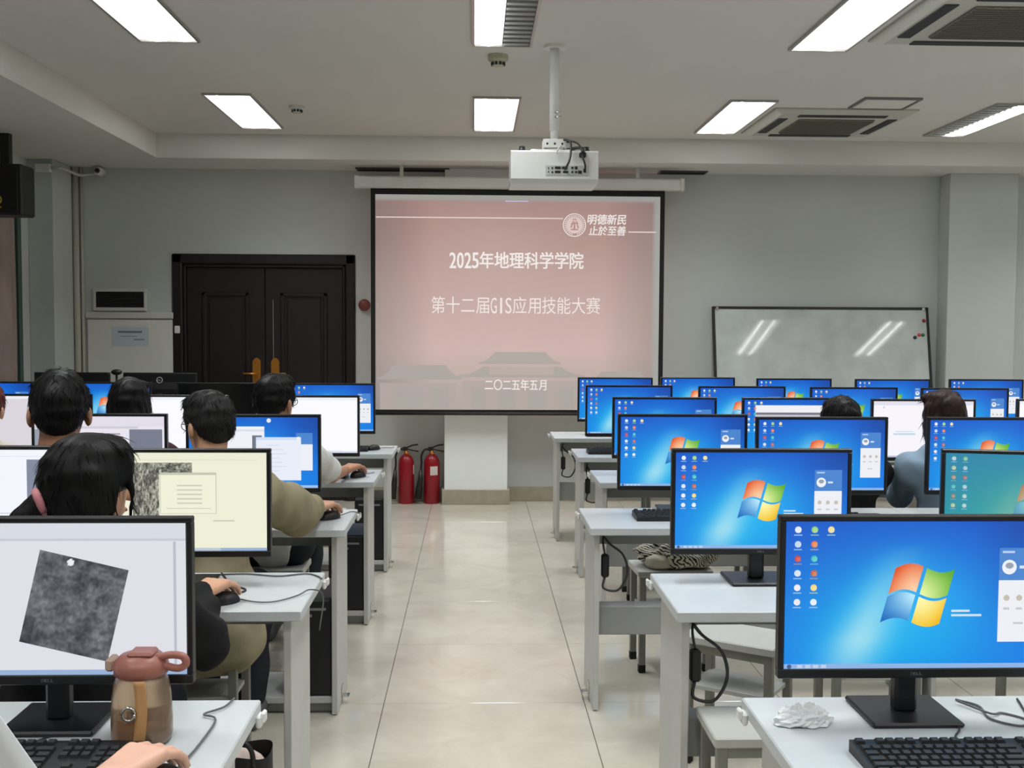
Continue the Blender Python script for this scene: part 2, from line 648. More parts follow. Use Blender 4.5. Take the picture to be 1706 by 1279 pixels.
# wall vent, cable trunking, notice panel
vt = empty('wall_vent', (-2.986, WY, 1.71), 0, 'rectangular wall vent with white frame and dark louvres', 'vent')
f = MB()
for q in ((-.222, .222, .066, .095), (-.222, .222, -.095, -.066), (-.222, -.2, -.066, .066), (.2, .222, -.066, .066)):
    f.box(q[0], q[1], -.025, 0, q[2], q[3], .004)
f.build('frame', M_trim, vt)
MB().box(-.2, .2, -.004, 0, -.066, .066).build('backing', M_slot, vt)
sl = MB().box(-.2, .2, -.016, -.006, -.004, .004).mesh('louvre', M_slot)
for k in range(7):
    put('louvre', sl, vt, (0, 0, -.054 + .018 * k), (radians(25), 0, 0))
tag(MB().box(-3.27, -2.54, WY - .03, WY, 1.551, 1.603, .004).build('trim_1', M_trim), kind='structure')
np_ = empty('notice_panel', (-2.903, WY, 0), 0, 'white wall panel with a faded notice, between pipes and dark door', 'panel')
MB().box(-.355, .355, -.018, 0, .62, 1.543, .004).build('panel_board', mat('off_white_board', (222, 222, 216), 0.6, var=.02), np_)
nt_ = MB().box(-.155, .155, -.0195, -.018, 1.32, 1.478).build('notice', mat('faded_blue_paper', (196, 206, 212), 0.8, var=.03), np_)
p = MB()
p.box(-.1, .1, -.0202, -.0195, 1.43, 1.447)
p.box(0.03, .12, -.0202, -.0195, 1.37, 1.379)
p.box(-.08, .06, -.0202, -.0195, 1.40, 1.405)
p.build('print', mat('faded_ink', (118, 130, 140), 0.8), nt_)
# pipes, conduit, camera
for x, r in ((-3.335, .026), (-3.292, .013)):
    q = MB().tube([(x, WY - r - .004, .0), (x, WY - r - .004, ZS)], r, 10)
    tag(q.build('wall_pipe', mat('painted_pipe', (188, 186, 172), 0.5)), 'thick cream pipe running up the corner beside the column' if r > .02 else 'thin cream conduit running up beside the thicker corner pipe', 'pipe', 'pipes in the corner')
q = MB().tube([(-3.3, 8.78, 2.72), (-3.555, 8.76, 2.72)], .012, 8)
cb = empty('surveillance_camera', (-3.107, WY, 2.765), 0, 'small white surveillance camera on wall high in the corner', 'camera')
MB().box(-.02, .02, -.06, 0, -.02, .02, .005).build('bracket', M_white, cb)
MB().lathe([(.001, .06), (.03, .058), (.036, .04), (.036, -.05), (.02, -.055)], 16).build('housing', M_white, cb, (0, -.1, 0), (pi / 2, 0, 0))
MB().lathe([(.02, 0), (.02, .012), (.001, .016)], 14).build('lens', M_black, cb, (0, -.158, 0), (pi / 2, 0, 0))
jb = empty('junction_box', (-3.42, 8.8, 2.74), 0, 'white junction box with conduit on the corner column', 'box')
MB().box(-.06, .055, -.05, 0, -.035, .03, .005).build('box_body', M_white, jb)
MB().tube([(.055, -.02, 0), (.13, -.02, 0), (.13, .4, .0), (.27, .41, .02)], .012, 8).build('conduit', M_trim, jb)

# loudspeaker
sp = empty('loudspeaker', (-3.235, 7.5, 2.24), 0, 'big black loudspeaker hung high beside the beige curtain', 'loudspeaker')
MB().box(-.165, .165, 0, .22, 0, .345, .012).build('cabinet', M_black, sp)
MB().box(-.14, .14, -.012, 0, .02, .325, .006).build('grille', mat('black_mesh', (14, 14, 15), 0.8, bump=.5, bscale=400), sp)
lg = MB()
lg.tube([(.03 * cos(a), -.013, .10 + .03 * sin(a)) for a in np.linspace(0, 2 * pi, 20)], .005, 5)
lg.box(-.03, .03, -.015, -.012, .045, .055)
lg.build('badge', mat('yellow_badge', (170, 150, 50), 0.5), sp)
MB().box(-.03, .03, .12, .18, .34, .57).build('ceiling_bracket', M_black, sp)

# ------------------------------------------------------------------ projection screen
PX0, PX1, PZ0, PZ1, PY = -.853, 1.570, .772, 2.612, 8.95
ps = empty('projection_screen', (0, PY, 0), 0, 'large black bordered projection screen showing a pink title slide', 'screen')
MB().box(-.972, 1.712, -.045, .05, 2.625, 2.72, .012).build('roller_case', M_trim, ps)
for x in (-.972, 1.70):
    MB().box(x - .012, x + .024, -.05, .055, 2.62, 2.725, .006).build('end_cap', M_trim, ps)
for x in (-.6, 1.34):
    MB().box(x - .015, x + .015, -.01, .02, 2.71, 2.81).build('ceiling_hanger', M_trim, ps)
bd = MB()
for q in ((PX0, PX1, PZ1 - .035, PZ1 + .02), (PX0, PX1, PZ0 + .01, PZ0 + .038), (PX0, PX0 + .038, PZ0 + .038, PZ1 - .035), (PX1 - .038, PX1, PZ0 + .038, PZ1 - .035)):
    bd.box(q[0], q[1], 0, .002, q[2], q[3])
bd.build('black_border', mat('black_screen_border', (14, 15, 15), 0.8), ps)
MB().tube([(PX0 - .01, .004, PZ0 + .005), (PX1 + .01, .004, PZ0 + .005)], .014, 10).build('weight_bar', mat('dark_bar', (34, 30, 28), 0.5), ps)
M_slide = mat_print('projected_slide_glow', 0.84, base=0.2, rough=0.9, spec=0.05)  # fabric gives off the slide's light itself, in place of the projector's beam
ix0, ix1, iz0, iz1 = PX0 + .038, PX1 - .038, PZ0 + .038, PZ1 - .035


def slide_col(u, v):
    # v from bottom to top
    top, midc, low, bot = np.array((168, 128, 122)), np.array((186, 150, 142)), np.array((200, 167, 160)), np.array((162, 152, 145))
    if v > .97 or u > .985:
        return (150, 150, 146)
    if v > .6:
        t = (v - .6) / .37
        c = midc * (1 - t) + top * t
    elif v > .28:
        t = (v - .28) / .32
        c = low * (1 - t) + midc * t
    else:
        t = v / .28
        c = bot * (1 - t) + low * t
    e = 1 - .22 * max(0, abs(u - .5) - .3) / .2
    g = .12 * max(0, .1 - u) / .1
    return tuple(c * (e * (1 - g)) + np.array((150, 150, 146)) * g)


fb = PB()
fb.grid(lambda u, v: (ix0 + (ix1 - ix0) * u, iz0 + (iz1 - iz0) * v), slide_col, 70, 60, 0)
fabric = put('screen_fabric', fb.mesh('screen_fabric', M_slide), ps)
b_ = PB()
gw = [(158, 146, 138), (152, 143, 136), (166, 150, 142)]


def roof(pb, x0, x1, z, h, col, up=.03):
    pts = [(x0, z), (x1, z)]
    n = 8
    pts += [(x1 - (x1 - x0) * .12 * t ** .6 * 1.6 + .0, z + up * (1 - t) ** 2 * .5 + h * t) for t in np.linspace(0, 1, n)]
    pts += [(x0 + (x1 - x0) * .12 * t ** .6 * 1.6, z + up * (1 - t) ** 2 * .5 + h * t) for t in np.linspace(1, 0, n)]
    pb.poly(pts, col, 1)


b_.rect(-.78, iz0, -.15, 1.03, (166, 152, 145), 1)
roof(b_, -.80, -.10, 1.06, .12, (160, 150, 143))
b_.rect(-.10, iz0, .92, 1.05, (168, 152, 145), 1)
roof(b_, -.13, .92, 1.08, .09, (160, 150, 143))
b_.rect(.12, 1.1, .66, 1.17, (176, 158, 150), 2)
roof(b_, .04, .72, 1.19, .10, (164, 151, 144))
b_.rect(.95, iz0, 1.50, 1.02, (166, 152, 145), 1)
roof(b_, .95, 1.49, 1.03, .10, (160, 150, 143))
for x0, x1 in ((-.68, -.42), (-.36, -.22), (-.02, .1), (.2, .34), (.44, .6), (.7, .82), (1.05, 1.2), (1.28, 1.42)):
    b_.rect(x0, iz0, x1, .99, (160, 151, 144), 2)
put('slide_gatehouse', b_.mesh('slide_gatehouse', M_slide), fabric)
t = PB()
lettering(t, '2025年地理科学学院', -.213, 1.978, .902, 2.112, (244, 236, 232), 3, bold=1)
put('slide_title', t.mesh('slide_title', M_slide), fabric)
t = PB()
lettering(t, '第十二届GIS应用技能大赛', -.361, 1.607, 1.045, 1.746, (240, 228, 222), 3)
put('slide_subtitle', t.mesh('slide_subtitle', M_slide), fabric)
t = PB()
lettering(t, '二〇二五年五月', .084, .972, .604, 1.062, (238, 232, 226), 3, bold=1)
put('slide_date', t.mesh('slide_date', M_slide), fabric)
t = PB()
lettering(t, '明德新民', .925, 2.345, 1.255, 2.427, (246, 238, 236), 3, bold=1, shear=.12)
lettering(t, '止於至善', .94, 2.255, 1.25, 2.332, (246, 238, 236), 3, bold=1, shear=.12)
put('slide_motto', t.mesh('slide_motto', M_slide), fabric)
t = PB()
t.rect(ix0 + .005, 2.387, .727, 2.397, (228, 206, 200), 2)
t.rect(1.268, 2.281, 1.5, 2.291, (228, 206, 200), 2)
t.rect(.25, 2.526, .44, 2.534, (190, 190, 226), 2)
put('slide_rule', t.mesh('slide_rule', M_slide), fabric)
t = PB()
ex, ez = .822, 2.339


def ring(pb, r0, r1, col, layer, a0=0, a1=2 * pi, n=40):
    for i in range(n):
        a, b = a0 + (a1 - a0) * i / n, a0 + (a1 - a0) * (i + 1) / n
        pb.poly([(ex + r0 * cos(a), ez + r0 * sin(a)), (ex + r1 * cos(a), ez + r1 * sin(a)), (ex + r1 * cos(b), ez + r1 * sin(b)), (ex + r0 * cos(b), ez + r0 * sin(b))], col, layer)


ring(t, .089, .096, (246, 236, 234), 3)
ring(t, .062, .066, (240, 228, 226), 3)
ring(t, .0, .062, (226, 200, 196), 2, n=24)
for i in range(30):
    a = 2 * pi * i / 30
    if i % 30 in (22, 23):
        continue
    ring(t, .07, .083, (240, 226, 224), 3, a, a + .11, 1)
for pts in ([(-.035, -.02), (-.015, .035), (-.006, .035), (-.022, -.02)], [(.012, .035), (.02, .035), (.038, -.025), (.026, -.025)], [(-.03, .005), (.03, .012), (.03, .02), (-.03, .014)],
            [(-.008, -.035), (.008, -.035), (.006, .03), (-.004, .03)], [(-.035, -.042), (.035, -.042), (.028, -.032), (-.028, -.032)], [(-.02, .042), (.02, .042), (.012, .052), (-.012, .052)]):
    t.poly([(ex + a, ez + b) for a, b in pts], (178, 128, 124), 4)
put('slide_emblem', t.mesh('slide_emblem', M_slide), fabric)

# ------------------------------------------------------------------ whiteboard leaning on the front wall
wb = empty('whiteboard', (2.978, 9.0, 0), radians(.7), 'wide whiteboard with black frame leaning back against the front wall', 'whiteboard')
TH = radians(11.2)
WBZ0, WBZ1 = .62, 1.715


def wbplace(o):
    o.rotation_euler = (-TH, 0, 0)
    o.location = (0, .225 - 1.7 * math.tan(TH), 0)
    return o


wbplace(MB().box(-.925, .925, -.002, .012, WBZ0 + .02, WBZ1 - .02).build('board_panel', M_wb, wb))
fr = MB()
for q in ((-.942, .942, WBZ1 - .022, WBZ1), (-.942, .942, WBZ0, WBZ0 + .022), (-.942, -.92, WBZ0, WBZ1), (.92, .942, WBZ0, WBZ1)):
    fr.box(q[0], q[1], -.01, .018, q[2], q[3], .003)
wbplace(fr.build('board_frame', mat('black_frame', (22, 23, 24), .4), wb))
for x in (-.9, .9):
    wbplace(MB().box(x - .02, x + .02, -.005, .025, .012, WBZ0, .004).build('leg', M_black, wb))
    wbplace(MB().box(x - .012, x + .012, -.014, -.008, WBZ1 - .03, WBZ1 - .004, .002).build('corner_clip', M_chrome, wb))
wbplace(MB().box(-.35, .35, -.07, -.008, WBZ0 + .0, WBZ0 + .02, .004).build('pen_tray', M_black, wb))
for x, z, c, nm in ((.898, 1.57, (150, 24, 40), 'dark red'), (.812, 1.425, (28, 32, 36), 'black'), (.849, 1.448, (214, 70, 62), 'orange red'), (.883, 1.446, (40, 120, 60), 'green')):
    mo = MB().lathe([(.015, 0), (.015, .006), (.012, .01), (.001, .011)], 16).build('magnet', mat('magnet_' + nm.replace(' ', '_'), c, .4), None)
    s_ = z / cos(TH)
    Rz = Matrix.Rotation(radians(.7), 3, 'Z')
    q_ = Vector((x, .225 - 1.7 * math.tan(TH) + sin(TH) * s_ - .002 * cos(TH) - .0005, cos(TH) * s_))
    mo.rotation_euler = (pi / 2 - TH, 0, radians(.7))
    mo.location = Vector((2.978, 9.0, 0)) + Rz @ q_
    tag(mo, nm + ' round magnet near the edge of the leaning whiteboard', 'magnet', 'magnets on the whiteboard')

# ------------------------------------------------------------------ ceiling lamps
LX = [-1.61, .142, 1.84, 3.625, 5.19]
LY = [7.745, 5.245, 2.745, .245]
blade_m = MB().box(-.07, .07, -.0012, .0012, -.008, .003).mesh('louvre_blade', M_blade)
TUBE = MB().tube([(0, -.57, 0), (0, .57, 0)], .0065, 6).mesh('lamp_tube', M_tube)
half = {(1, 1): 'L', (3, 0): 'R'}
rown = ['front', 'second', 'third', 'rearmost']
coln = ['nearest the curtain wall', 'above the aisle', 'beside the air conditioners', 'beyond the air conditioners', 'farthest from the curtain wall']
for i, x in enumerate(LX):
    for j, y in enumerate(LY):
        lit = half.get((i, j), 'LR')
        nm = 'recessed twin ceiling lamp' + (' with one half unlit' if lit != 'LR' else '') + ' %s, %s row' % (coln[i], rown[j])
        la = empty('ceiling_lamp', (x, y, ZC), 0, nm, 'ceiling lamp', 'recessed ceiling lamps')
        f = MB()
        for q in ((-.16, .16, -.6, -.585), (-.16, .16, .585, .6), (-.16, -.146, -.585, .585), (.146, .16, -.585, .585), (-.0008, .0008, -.585, .585)):
            f.box(q[0], q[1], q[2], q[3], -.014 if q[1] - q[0] > .003 else -.004, 0, .0)
        f.build('frame', M_alu, la)
        for k, s in (('L', -1), ('R', 1)):
            x0, x1 = (-.146, -.0008) if s < 0 else (.0008, .146)
            if k in lit:
                MB().box(x0, x1, -.585, .585, -.004, 0).build('diffuser', M_lampon, la)
                put('lamp_tube', TUBE, la, ((x0 + x1) / 2, 0, -.0075))
                ld = bpy.data.lights.new('tube_light', 'AREA')
                ld.shape = 'RECTANGLE'
                ld.size, ld.size_y = .135, 1.16
                ld.energy = LAMP_W
                ld.color = (.965, 1.0, 1.0)
                ld.spread = radians(LAMP_SPREAD)
                lo = bpy.data.objects.new('tube_light', ld)
                lo.location = ((x0 + x1) / 2, 0, -.0165)
                link(lo, la)
            else:
                MB().box(x0, x1, -.585, .585, -.003, 0).build('reflector', M_lampoff, la)
                for q in range(15):
                    put('louvre_blade', blade_m, la, ((x0 + x1) / 2, -.56 + .08 * q, -.006))

# air conditioners
for k, (y0, y1) in enumerate(((7.38, 8.33), (4.70, 5.65))):
    x0, x1 = 2.045, 3.04
    cx_, cy_ = (x0 + x1) / 2, (y0 + y1) / 2
    ac = empty('ceiling_air_conditioner', (cx_, cy_, ZC), 0, 'cream ceiling cassette air conditioner ' + ('nearer the front wall' if k == 0 else 'nearer the camera'), 'air conditioner', 'ceiling cassettes')
    hx, hy = (x1 - x0) / 2, (y1 - y0) / 2
    p = MB()
    p.prism([(-hx, -hy), (hx, -hy), (hx, hy), (-hx, hy)], -.012, 0, axis=2)
    p.add([(-hx, -hy, -.012), (hx, -hy, -.012), (hx, hy, -.012), (-hx, hy, -.012), (-hx + .06, -hy + .06, -.035), (hx - .06, -hy + .06, -.035), (hx - .06, hy - .06, -.035), (-hx + .06, hy - .06, -.035)],
          [(1, 0, 4, 5), (2, 1, 5, 6), (3, 2, 6, 7), (0, 3, 7, 4), (7, 6, 5, 4)])
    p.build('panel', M_ac, ac)
    gr = MB().box(-.27, .27, -.26, .26, -.045, -.034, .004).build('intake_grille', M_grille, ac)
    sm_ = MB().box(-.265, .265, -.003, .003, -.052, -.045).mesh('grille_slat', M_grille)
    for q in range(16):
        put('grille_slat', sm_, gr, (0, -.24 + .032 * q, 0))
    for q in (((-.31, .31), (-hy + .065, -hy + .135)), ((-.31, .31), (hy - .135, hy - .065)), ((-hx + .075, -hx + .145), (-.28, .28)), ((hx - .145, hx - .075), (-.28, .28))):
        MB().box(q[0][0], q[0][1], q[1][0], q[1][1], -.041, -.03, .006).build('air_outlet', M_slot, ac)
ht = empty('ceiling_hatch', (2.72, 7.18, ZC), 0, 'small square ceiling access hatch beside the front air conditioner', 'hatch')
MB().box(-.17, .17, -.145, .145, -.012, 0, .003).build('hatch_panel', M_ceil, ht)
f = MB()
for q in ((-.19, .19, -.165, -.15), (-.19, .19, .15, .165), (-.19, -.175, -.15, .15), (.175, .19, -.15, .15)):
    f.box(q[0], q[1], q[2], q[3], -.016, 0)
f.build('hatch_frame', mat('grey_hatch_frame', (120, 120, 116), .5), ht)
# smoke detectors
for (x, y, r, h, nm) in ((.126, 6.07, .056, .06, 'round cream smoke detector between two lamps above the aisle'), (-1.22, 7.54, .052, .04, 'small white smoke detector next to the ceiling lamp nearest the door')):
    sdt = empty('smoke_detector', (x, y, ZC), 0, nm, 'smoke detector', 'smoke detectors')
    m_ = mat('aged_cream_plastic', (176, 172, 152), .5) if r > .054 else M_trim
    MB().lathe([(r * .55, -h), (r * .62, -h + .004), (r * .68, -h * .62), (r * .98, -h * .5), (r, -h * .42), (r, 0)], 22).build('housing', m_, sdt)
    v_ = MB().box(-.007, .007, -.004, .004, -.008, .008).mesh('vent_slot', M_slot)
    for q in range(10):
        a = 2 * pi * q / 10
        put('vent_slot', v_, sdt, (r * .645 * cos(a), r * .645 * sin(a), -h * .82), (0, 0, a + pi / 2))
# soffit vents over the screen
for x0, x1, nm in ((-.98, -.22, 'long dark slot vent in the soffit over the projection screen'), (1.56, 1.94, 'short dark slot vent in the soffit past the screen roller case')):
    sv = empty('soffit_vent', ((x0 + x1) / 2, 9.14, ZS), 0, nm, 'vent', 'soffit vents')
    hw = (x1 - x0) / 2
    MB().box(-hw, hw, -.07, .07, -.006, 0).build('backing', M_slot, sv)
    f = MB()
    for q in ((-hw - .01, hw + .01, -.08, -.07), (-hw - .01, hw + .01, .07, .08), (-hw - .01, -hw, -.07, .07), (hw, hw + .01, -.07, .07)):
        f.box(q[0], q[1], q[2], q[3], -.012, 0)
    f.build('frame', M_lampoff, sv)
    b2 = MB().box(-hw, hw, -.003, .003, -.012, -.004).mesh('vent_blade', M_slot)
    for q in range(5):
        put('vent_blade', b2, sv, (0, -.05 + .025 * q, 0))

# ------------------------------------------------------------------ projector on its ceiling pole
pj = empty('ceiling_projector', (.425, 5.86, 0), 0, 'white projector hung from the ceiling on a white pole', 'projector')
MB().lathe([(.06, 2.985), (.06, 3.0)], 20).build('ceiling_flange', M_white, pj)
MB().tube([(0, 0, 2.55), (0, 0, 2.99)], .026, 16).build('pole', M_white, pj)
MB().tube([(0, 0, 2.49), (0, 0, 2.66)], .021, 16).build('inner_pole', M_white, pj)
kn = MB()
for z in (2.62, 2.645):
    kn.tube([(-.0, -.02, z), (.035, -.035, z)], .006, 8)
kn.build('pole_screw', M_chrome, pj)
br = MB()
br.box(-.06, .06, -.05, .05, 2.485, 2.50, .003)
br.box(-.062, -.055, -.05, .05, 2.45, 2.50, .002)
br.box(.055, .062, -.05, .05, 2.45, 2.50, .002)
br.box(-.055, .055, -.052, -.046, 2.455, 2.5, .002)
br.box(-.11, .09, -.07, .07, 2.432, 2.442, .002)
for x, y in ((-.12, -.06), (.11, -.06), (-.12, .09), (.11, .09)):
    br.tube([(0, 0, 2.44), (x, y, 2.437)], .008, 6)
    br.tube([(x, y, 2.42), (x, y, 2.442)], .01, 8)
br.build('mount_bracket', M_white, pj)
bm_ = MB()
for x in (-.04, 0, .04):
    bm_.tube([(x, -.054, 2.475), (x, -.05, 2.475)], .006, 8)
bm_.build('bracket_bolt', M_black, pj)
X0, X1 = -.237, .222
bo = MB()
bo.prism([(-.16, 2.275), (-.155, 2.415), (-.14, 2.424), (.16, 2.424), (.175, 2.41), (.175, 2.27), (.15, 2.252), (-.13, 2.252)], X0, X1, axis=0)
body = bo.build('projector_body', M_white, pj)
MB().box(X0 - .004, X1 + .004, -.14, .165, 2.262, 2.27, .002).build('seam', M_trim, body)
# connector panel
MB().box(-.055, .17, -.1625, -.158, 2.292, 2.345, .001).build('connector_panel', mat('grey_connector_panel', (186, 188, 186), .5), body)
for x, z, wx, wz in ((-.04, 2.33, .006, .006), (-.04, 2.31, .006, .006), (-.02, 2.33, .008, .01), (-.02, 2.308, .008, .01), (.008, 2.332, .03, .012), (.008, 2.31, .03, .012), (.045, 2.332, .03, .012),
                     (.05, 2.31, .028, .01), (.085, 2.332, .012, .01), (.085, 2.31, .01, .01), (.105, 2.332, .014, .014), (.105, 2.31, .012, .01), (.125, 2.31, .02, .016), (.15, 2.318, .014, .02)):
    MB().box(x - wx / 2, x + wx / 2, -.1655, -.162, z - wz / 2, z + wz / 2, .001).build('port', M_black, body)
for x, y in ((X0 + .06, -.1), (X1 - .06, -.1)):
    MB().lathe([(.02, 2.424), (.02, 2.434), (.016, 2.438), (.016, 2.45)], 14, (x, y, 0)).build('adjuster_foot', M_black, body)
MB().lathe([(.05, 0), (.05, .03), (.04, .035), (.036, .012)], 20).build('lens', M_black, body, (-.1, .174, 2.34), (-pi / 2, 0, 0))
for pts, r, m_ in (([(.03, 0, 2.50), (.06, -.08, 2.49), (.075, -.16, 2.46), (.07, -.2, 2.38), (.05, -.2, 2.33), (.045, -.165, 2.325)], .006, M_cable),
                   ([(.05, 0, 2.49), (.1, -.06, 2.485), (.13, -.12, 2.45), (.135, -.185, 2.39), (.15, -.19, 2.34), (.15, -.165, 2.32)], .005, M_cable),
                   ([(.02, .0, 2.48), (.03, -.1, 2.46), (.01, -.17, 2.43), (-.0, -.175, 2.40)], .004, M_trim),
                   ([(.05, .02, 2.45), (.09, -.07, 2.445), (.13, -.14, 2.44), (.14, -.18, 2.41)], .009, M_cable)):
    MB().tube(smooth_path(pts), r, 7).build('signal_cable', m_, pj)
MB().box(.12, .155, -.185, -.155, 2.385, 2.41, .004).build('cable_plug', M_black, pj)

# ------------------------------------------------------------------ fire extinguishers
M_sticker = mat('white_sticker', (214, 205, 200), .6)
for k, (x, y) in enumerate(((-.574, 9.14), (-.358, 9.14))):
    fe = empty('fire_extinguisher', (x, y, 0), 0, ('red fire extinguisher standing next to the white pillar, with white sticker' if k else 'red fire extinguisher farther from the white pillar, nearer the door'), 'fire extinguisher', 'extinguishers by the pillar')
    MB().lathe([(.064, 0), (.068, .01), (.068, .33), (.064, .365), (.05, .395), (.03, .412), (.022, .418)], 26).build('cylinder', M_red, fe)
    MB().lathe([(.022, .418), (.022, .432), (.014, .436), (.014, .462)], 14).build('valve', M_brass, fe)
    h = MB()
    h.tube([(-.02, 0, .462), (-.005, 0, .468), (.05, -.005, .492), (.1, -.008, .5)], .007, 6)
    h.tube([(-.02, 0, .462), (0, 0, .462), (.05, -.005, .45), (.105, -.008, .44)], .006, 6)
    h.box(-.03, .012, -.014, .014, .445, .478, .004)
    h.build('lever', M_black, fe)
    MB().tube(smooth_path([(-.02, -.005, .46), (-.06, -.02, .455), (-.085, -.03, .41), (-.085, -.04, .34), (-.09, -.045, .28)]), .009, 8).build('hose', M_black, fe)
    MB().tube([(-.09, -.045, .29), (-.094, -.047, .21), (-.115, -.05, .045)], .012, 12, r2=.032).build('horn', M_black, fe)
    if k:
        st = MB()
        st.grid(lambda u, v: (.0686 * sin(-.15 + 1.0 * u), -.0686 * cos(-.15 + 1.0 * u), .245 + .075 * v), 8, 1)
        st.build('sticker', M_sticker, fe)
    else:
        st = MB()
        st.grid(lambda u, v: (.0686 * sin(1.05 + .7 * u), -.0686 * cos(1.05 + .7 * u), .25 + .08 * v), 6, 1)
        st.build('sticker', M_sticker, fe)

#@@PART2
# ------------------------------------------------------------------ displays
SW, SH = .518, .288          # lit area of a monitor


def wallpaper(u, v):
    deep, low, cyan, pale = np.array((14., 82., 198.)), np.array((0., 116., 226.)), np.array((4., 176., 236.)), np.array((196., 234., 240.))
    t = min(1, max(0, (1 - v) * 1.15))
    c = deep * (1 - t) + low * t
    g = math.exp(-(((u - .40) / .42) ** 2 + ((v - .28) / .52) ** 2))
    c = c * (1 - .85 * g) + cyan * .85 * g
    g2 = math.exp(-(((u - .52) / .2) ** 2 + ((v - .48) / .3) ** 2))
    c = c * (1 - .4 * g2) + np.array((60., 190., 250.)) * .4 * g2
    x = .24 + .26 * v ** 1.1
    wd = .075 + .05 * (1 - v)
    bm = math.exp(-((u - x) / wd) ** 2) * max(0, 1 - v / .85) ** .7 * min(1, .5 + v * 2.5)
    c = c * (1 - .95 * bm) + pale * .95 * bm
    c = c * (1 - .25 * max(0, u - .7) * max(0, v - .3) * 4)
    return tuple(np.clip(c, 0, 255))


def teal(u, v):
    a, b, c_, d = np.array((44., 132., 170.)), np.array((20., 142., 158.)), np.array((70., 172., 160.)), np.array((190., 200., 170.))
    c = a * v + b * (1 - v)
    g = math.exp(-(((u - .4) / .35) ** 2 + ((v - .35) / .45) ** 2))
    c = c * (1 - .7 * g) + c_ * .7 * g
    x = .28 + .2 * v
    bm = math.exp(-((u - x) / .1) ** 2) * max(0, 1 - v / .9)
    return tuple(np.clip(c * (1 - .6 * bm) + d * .6 * bm, 0, 255))


def plain(c):
    return lambda u, v: c


def scr(pb_fn, nu=1, nv=1):
    p = PB()
    p.grid(lambda u, v: ((u - .5) * SW, (v - .5) * SH), pb_fn, nu, nv, 0)
    return p.mesh('screen', M_screen)


def U(u):
    return (u - .5) * SW


def V(v):
    return (v - .5) * SH


def logo_mesh(fade=0.0):
    p = PB()
    cols = {(0, 1): ((255, 214, 176), (224, 84, 36)), (1, 1): ((236, 248, 170), (86, 168, 40)), (0, 0): ((190, 236, 255), (14, 104, 190)), (1, 0): ((255, 250, 180), (240, 186, 20))}
    bg = np.array((120., 178., 160.))
    for (a, b), (ci, co) in cols.items():
        def P(u, v):
            uu = (.0 if a == 0 else .53) + .47 * u
            vv = (.0 if b == 0 else .525) + .475 * v
            wv = .085 * sin(2 * pi * uu * .95)
            return (U(.5) + (uu - .5) * .225 * SW + (vv - .5) * .055 * SW, V(.5) + (vv - .5 + wv) * .37 * SH)

        def C(u, v):
            # pale towards the middle of the flag, saturated outside
            du = u if a == 1 else 1 - u
            dv = v if b == 1 else 1 - v
            t = min(1, (du ** 2 + dv ** 2) ** .5 / 1.3) ** 1.3
            c = np.array(ci) * (1 - t) + np.array(co) * t
            return tuple(c * (1 - fade) + bg * fade)
        p.grid(P, C, 8, 6, 1)
    return p.mesh('desktop_emblem', M_screen)


def icons_mesh(third=True, fade=0.0):
    p = PB()
    pal = [(226, 236, 246), (150, 205, 120), (236, 220, 150), (190, 210, 236), (230, 120, 60), (196, 60, 60), (60, 190, 190), (210, 226, 246), (190, 96, 60), (236, 236, 240), (240, 214, 120), (230, 232, 236)]
    k = 0
    for r_ in range(6):
        for c in range(3 if r_ == 0 and third else 2):
            x, z = U(.045 + .062 * c), V(.945 - .098 * r_)
            col = np.array(pal[k % 12]) * (1 - fade) + np.array((90, 160, 160)) * fade
            s = .0066
            p.disc(x, z, s, col, 1, 10)
            p.rect(x - .003, z - .005, x + .005, z + .003, tuple(np.clip(col * .75 + 60, 0, 255)), 2)
            p.rect(x - .008, z - .0115, x + .008, z - .0092, tuple(np.clip(col * .3 + np.array((110, 170, 225)) * .7, 0, 255)), 1)
            k += 1
    return p.mesh('desktop_icons', M_screen)


def widget_mesh():
    p = PB()
    x0, x1 = U(.808), U(.968)
    p.rect(x0, V(.60), x1, V(.82), (72, 132, 206), 1)
    p.disc(x0 + .02, V(.69), .0145, (236, 240, 246), 2)
    p.disc(x0 + .02, V(.70), .008, (150, 160, 176), 3, rz=.006)
    p.rect(x0 + .04, V(.68), x0 + .055, V(.70), (210, 226, 246), 2)
    p.rect(x0 + .006, V(.785), x0 + .03, V(.80), (180, 206, 240), 2)
    p.rect(x0, V(.18), x1, V(.60), (236, 238, 244), 1)
    for k in range(3):
        p.disc(x0 + .016 + .025 * k, V(.48), .006, (196, 190, 176), 2)
        p.rect(x0 + .01 + .025 * k, V(.40), x0 + .022 + .025 * k, V(.415), (196, 198, 204), 2)
    p.rect(x0 + .03, V(.3), x0 + .05, V(.315), (200, 202, 208), 2)
    return p.mesh('chat_window', M_screen)


def taskbar_mesh():
    p = PB()
    p.rect(U(0), V(0), U(1), V(.034), (140, 178, 226), 1)
    p.disc(U(.02), V(.017), .0045, (60, 90, 150), 2)
    for k in range(4):
        p.rect(U(.05 + .03 * k), V(.006), U(.07 + .03 * k), V(.028), (188, 208, 234), 2)
    # watermark lines beside the emblem
    p.rect(U(.63), V(.385), U(.70), V(.40), (206, 226, 240), 1)
    p.rect(U(.63), V(.355), U(.745), V(.37), (206, 226, 240), 1)
    return p.mesh('taskbar', M_screen)


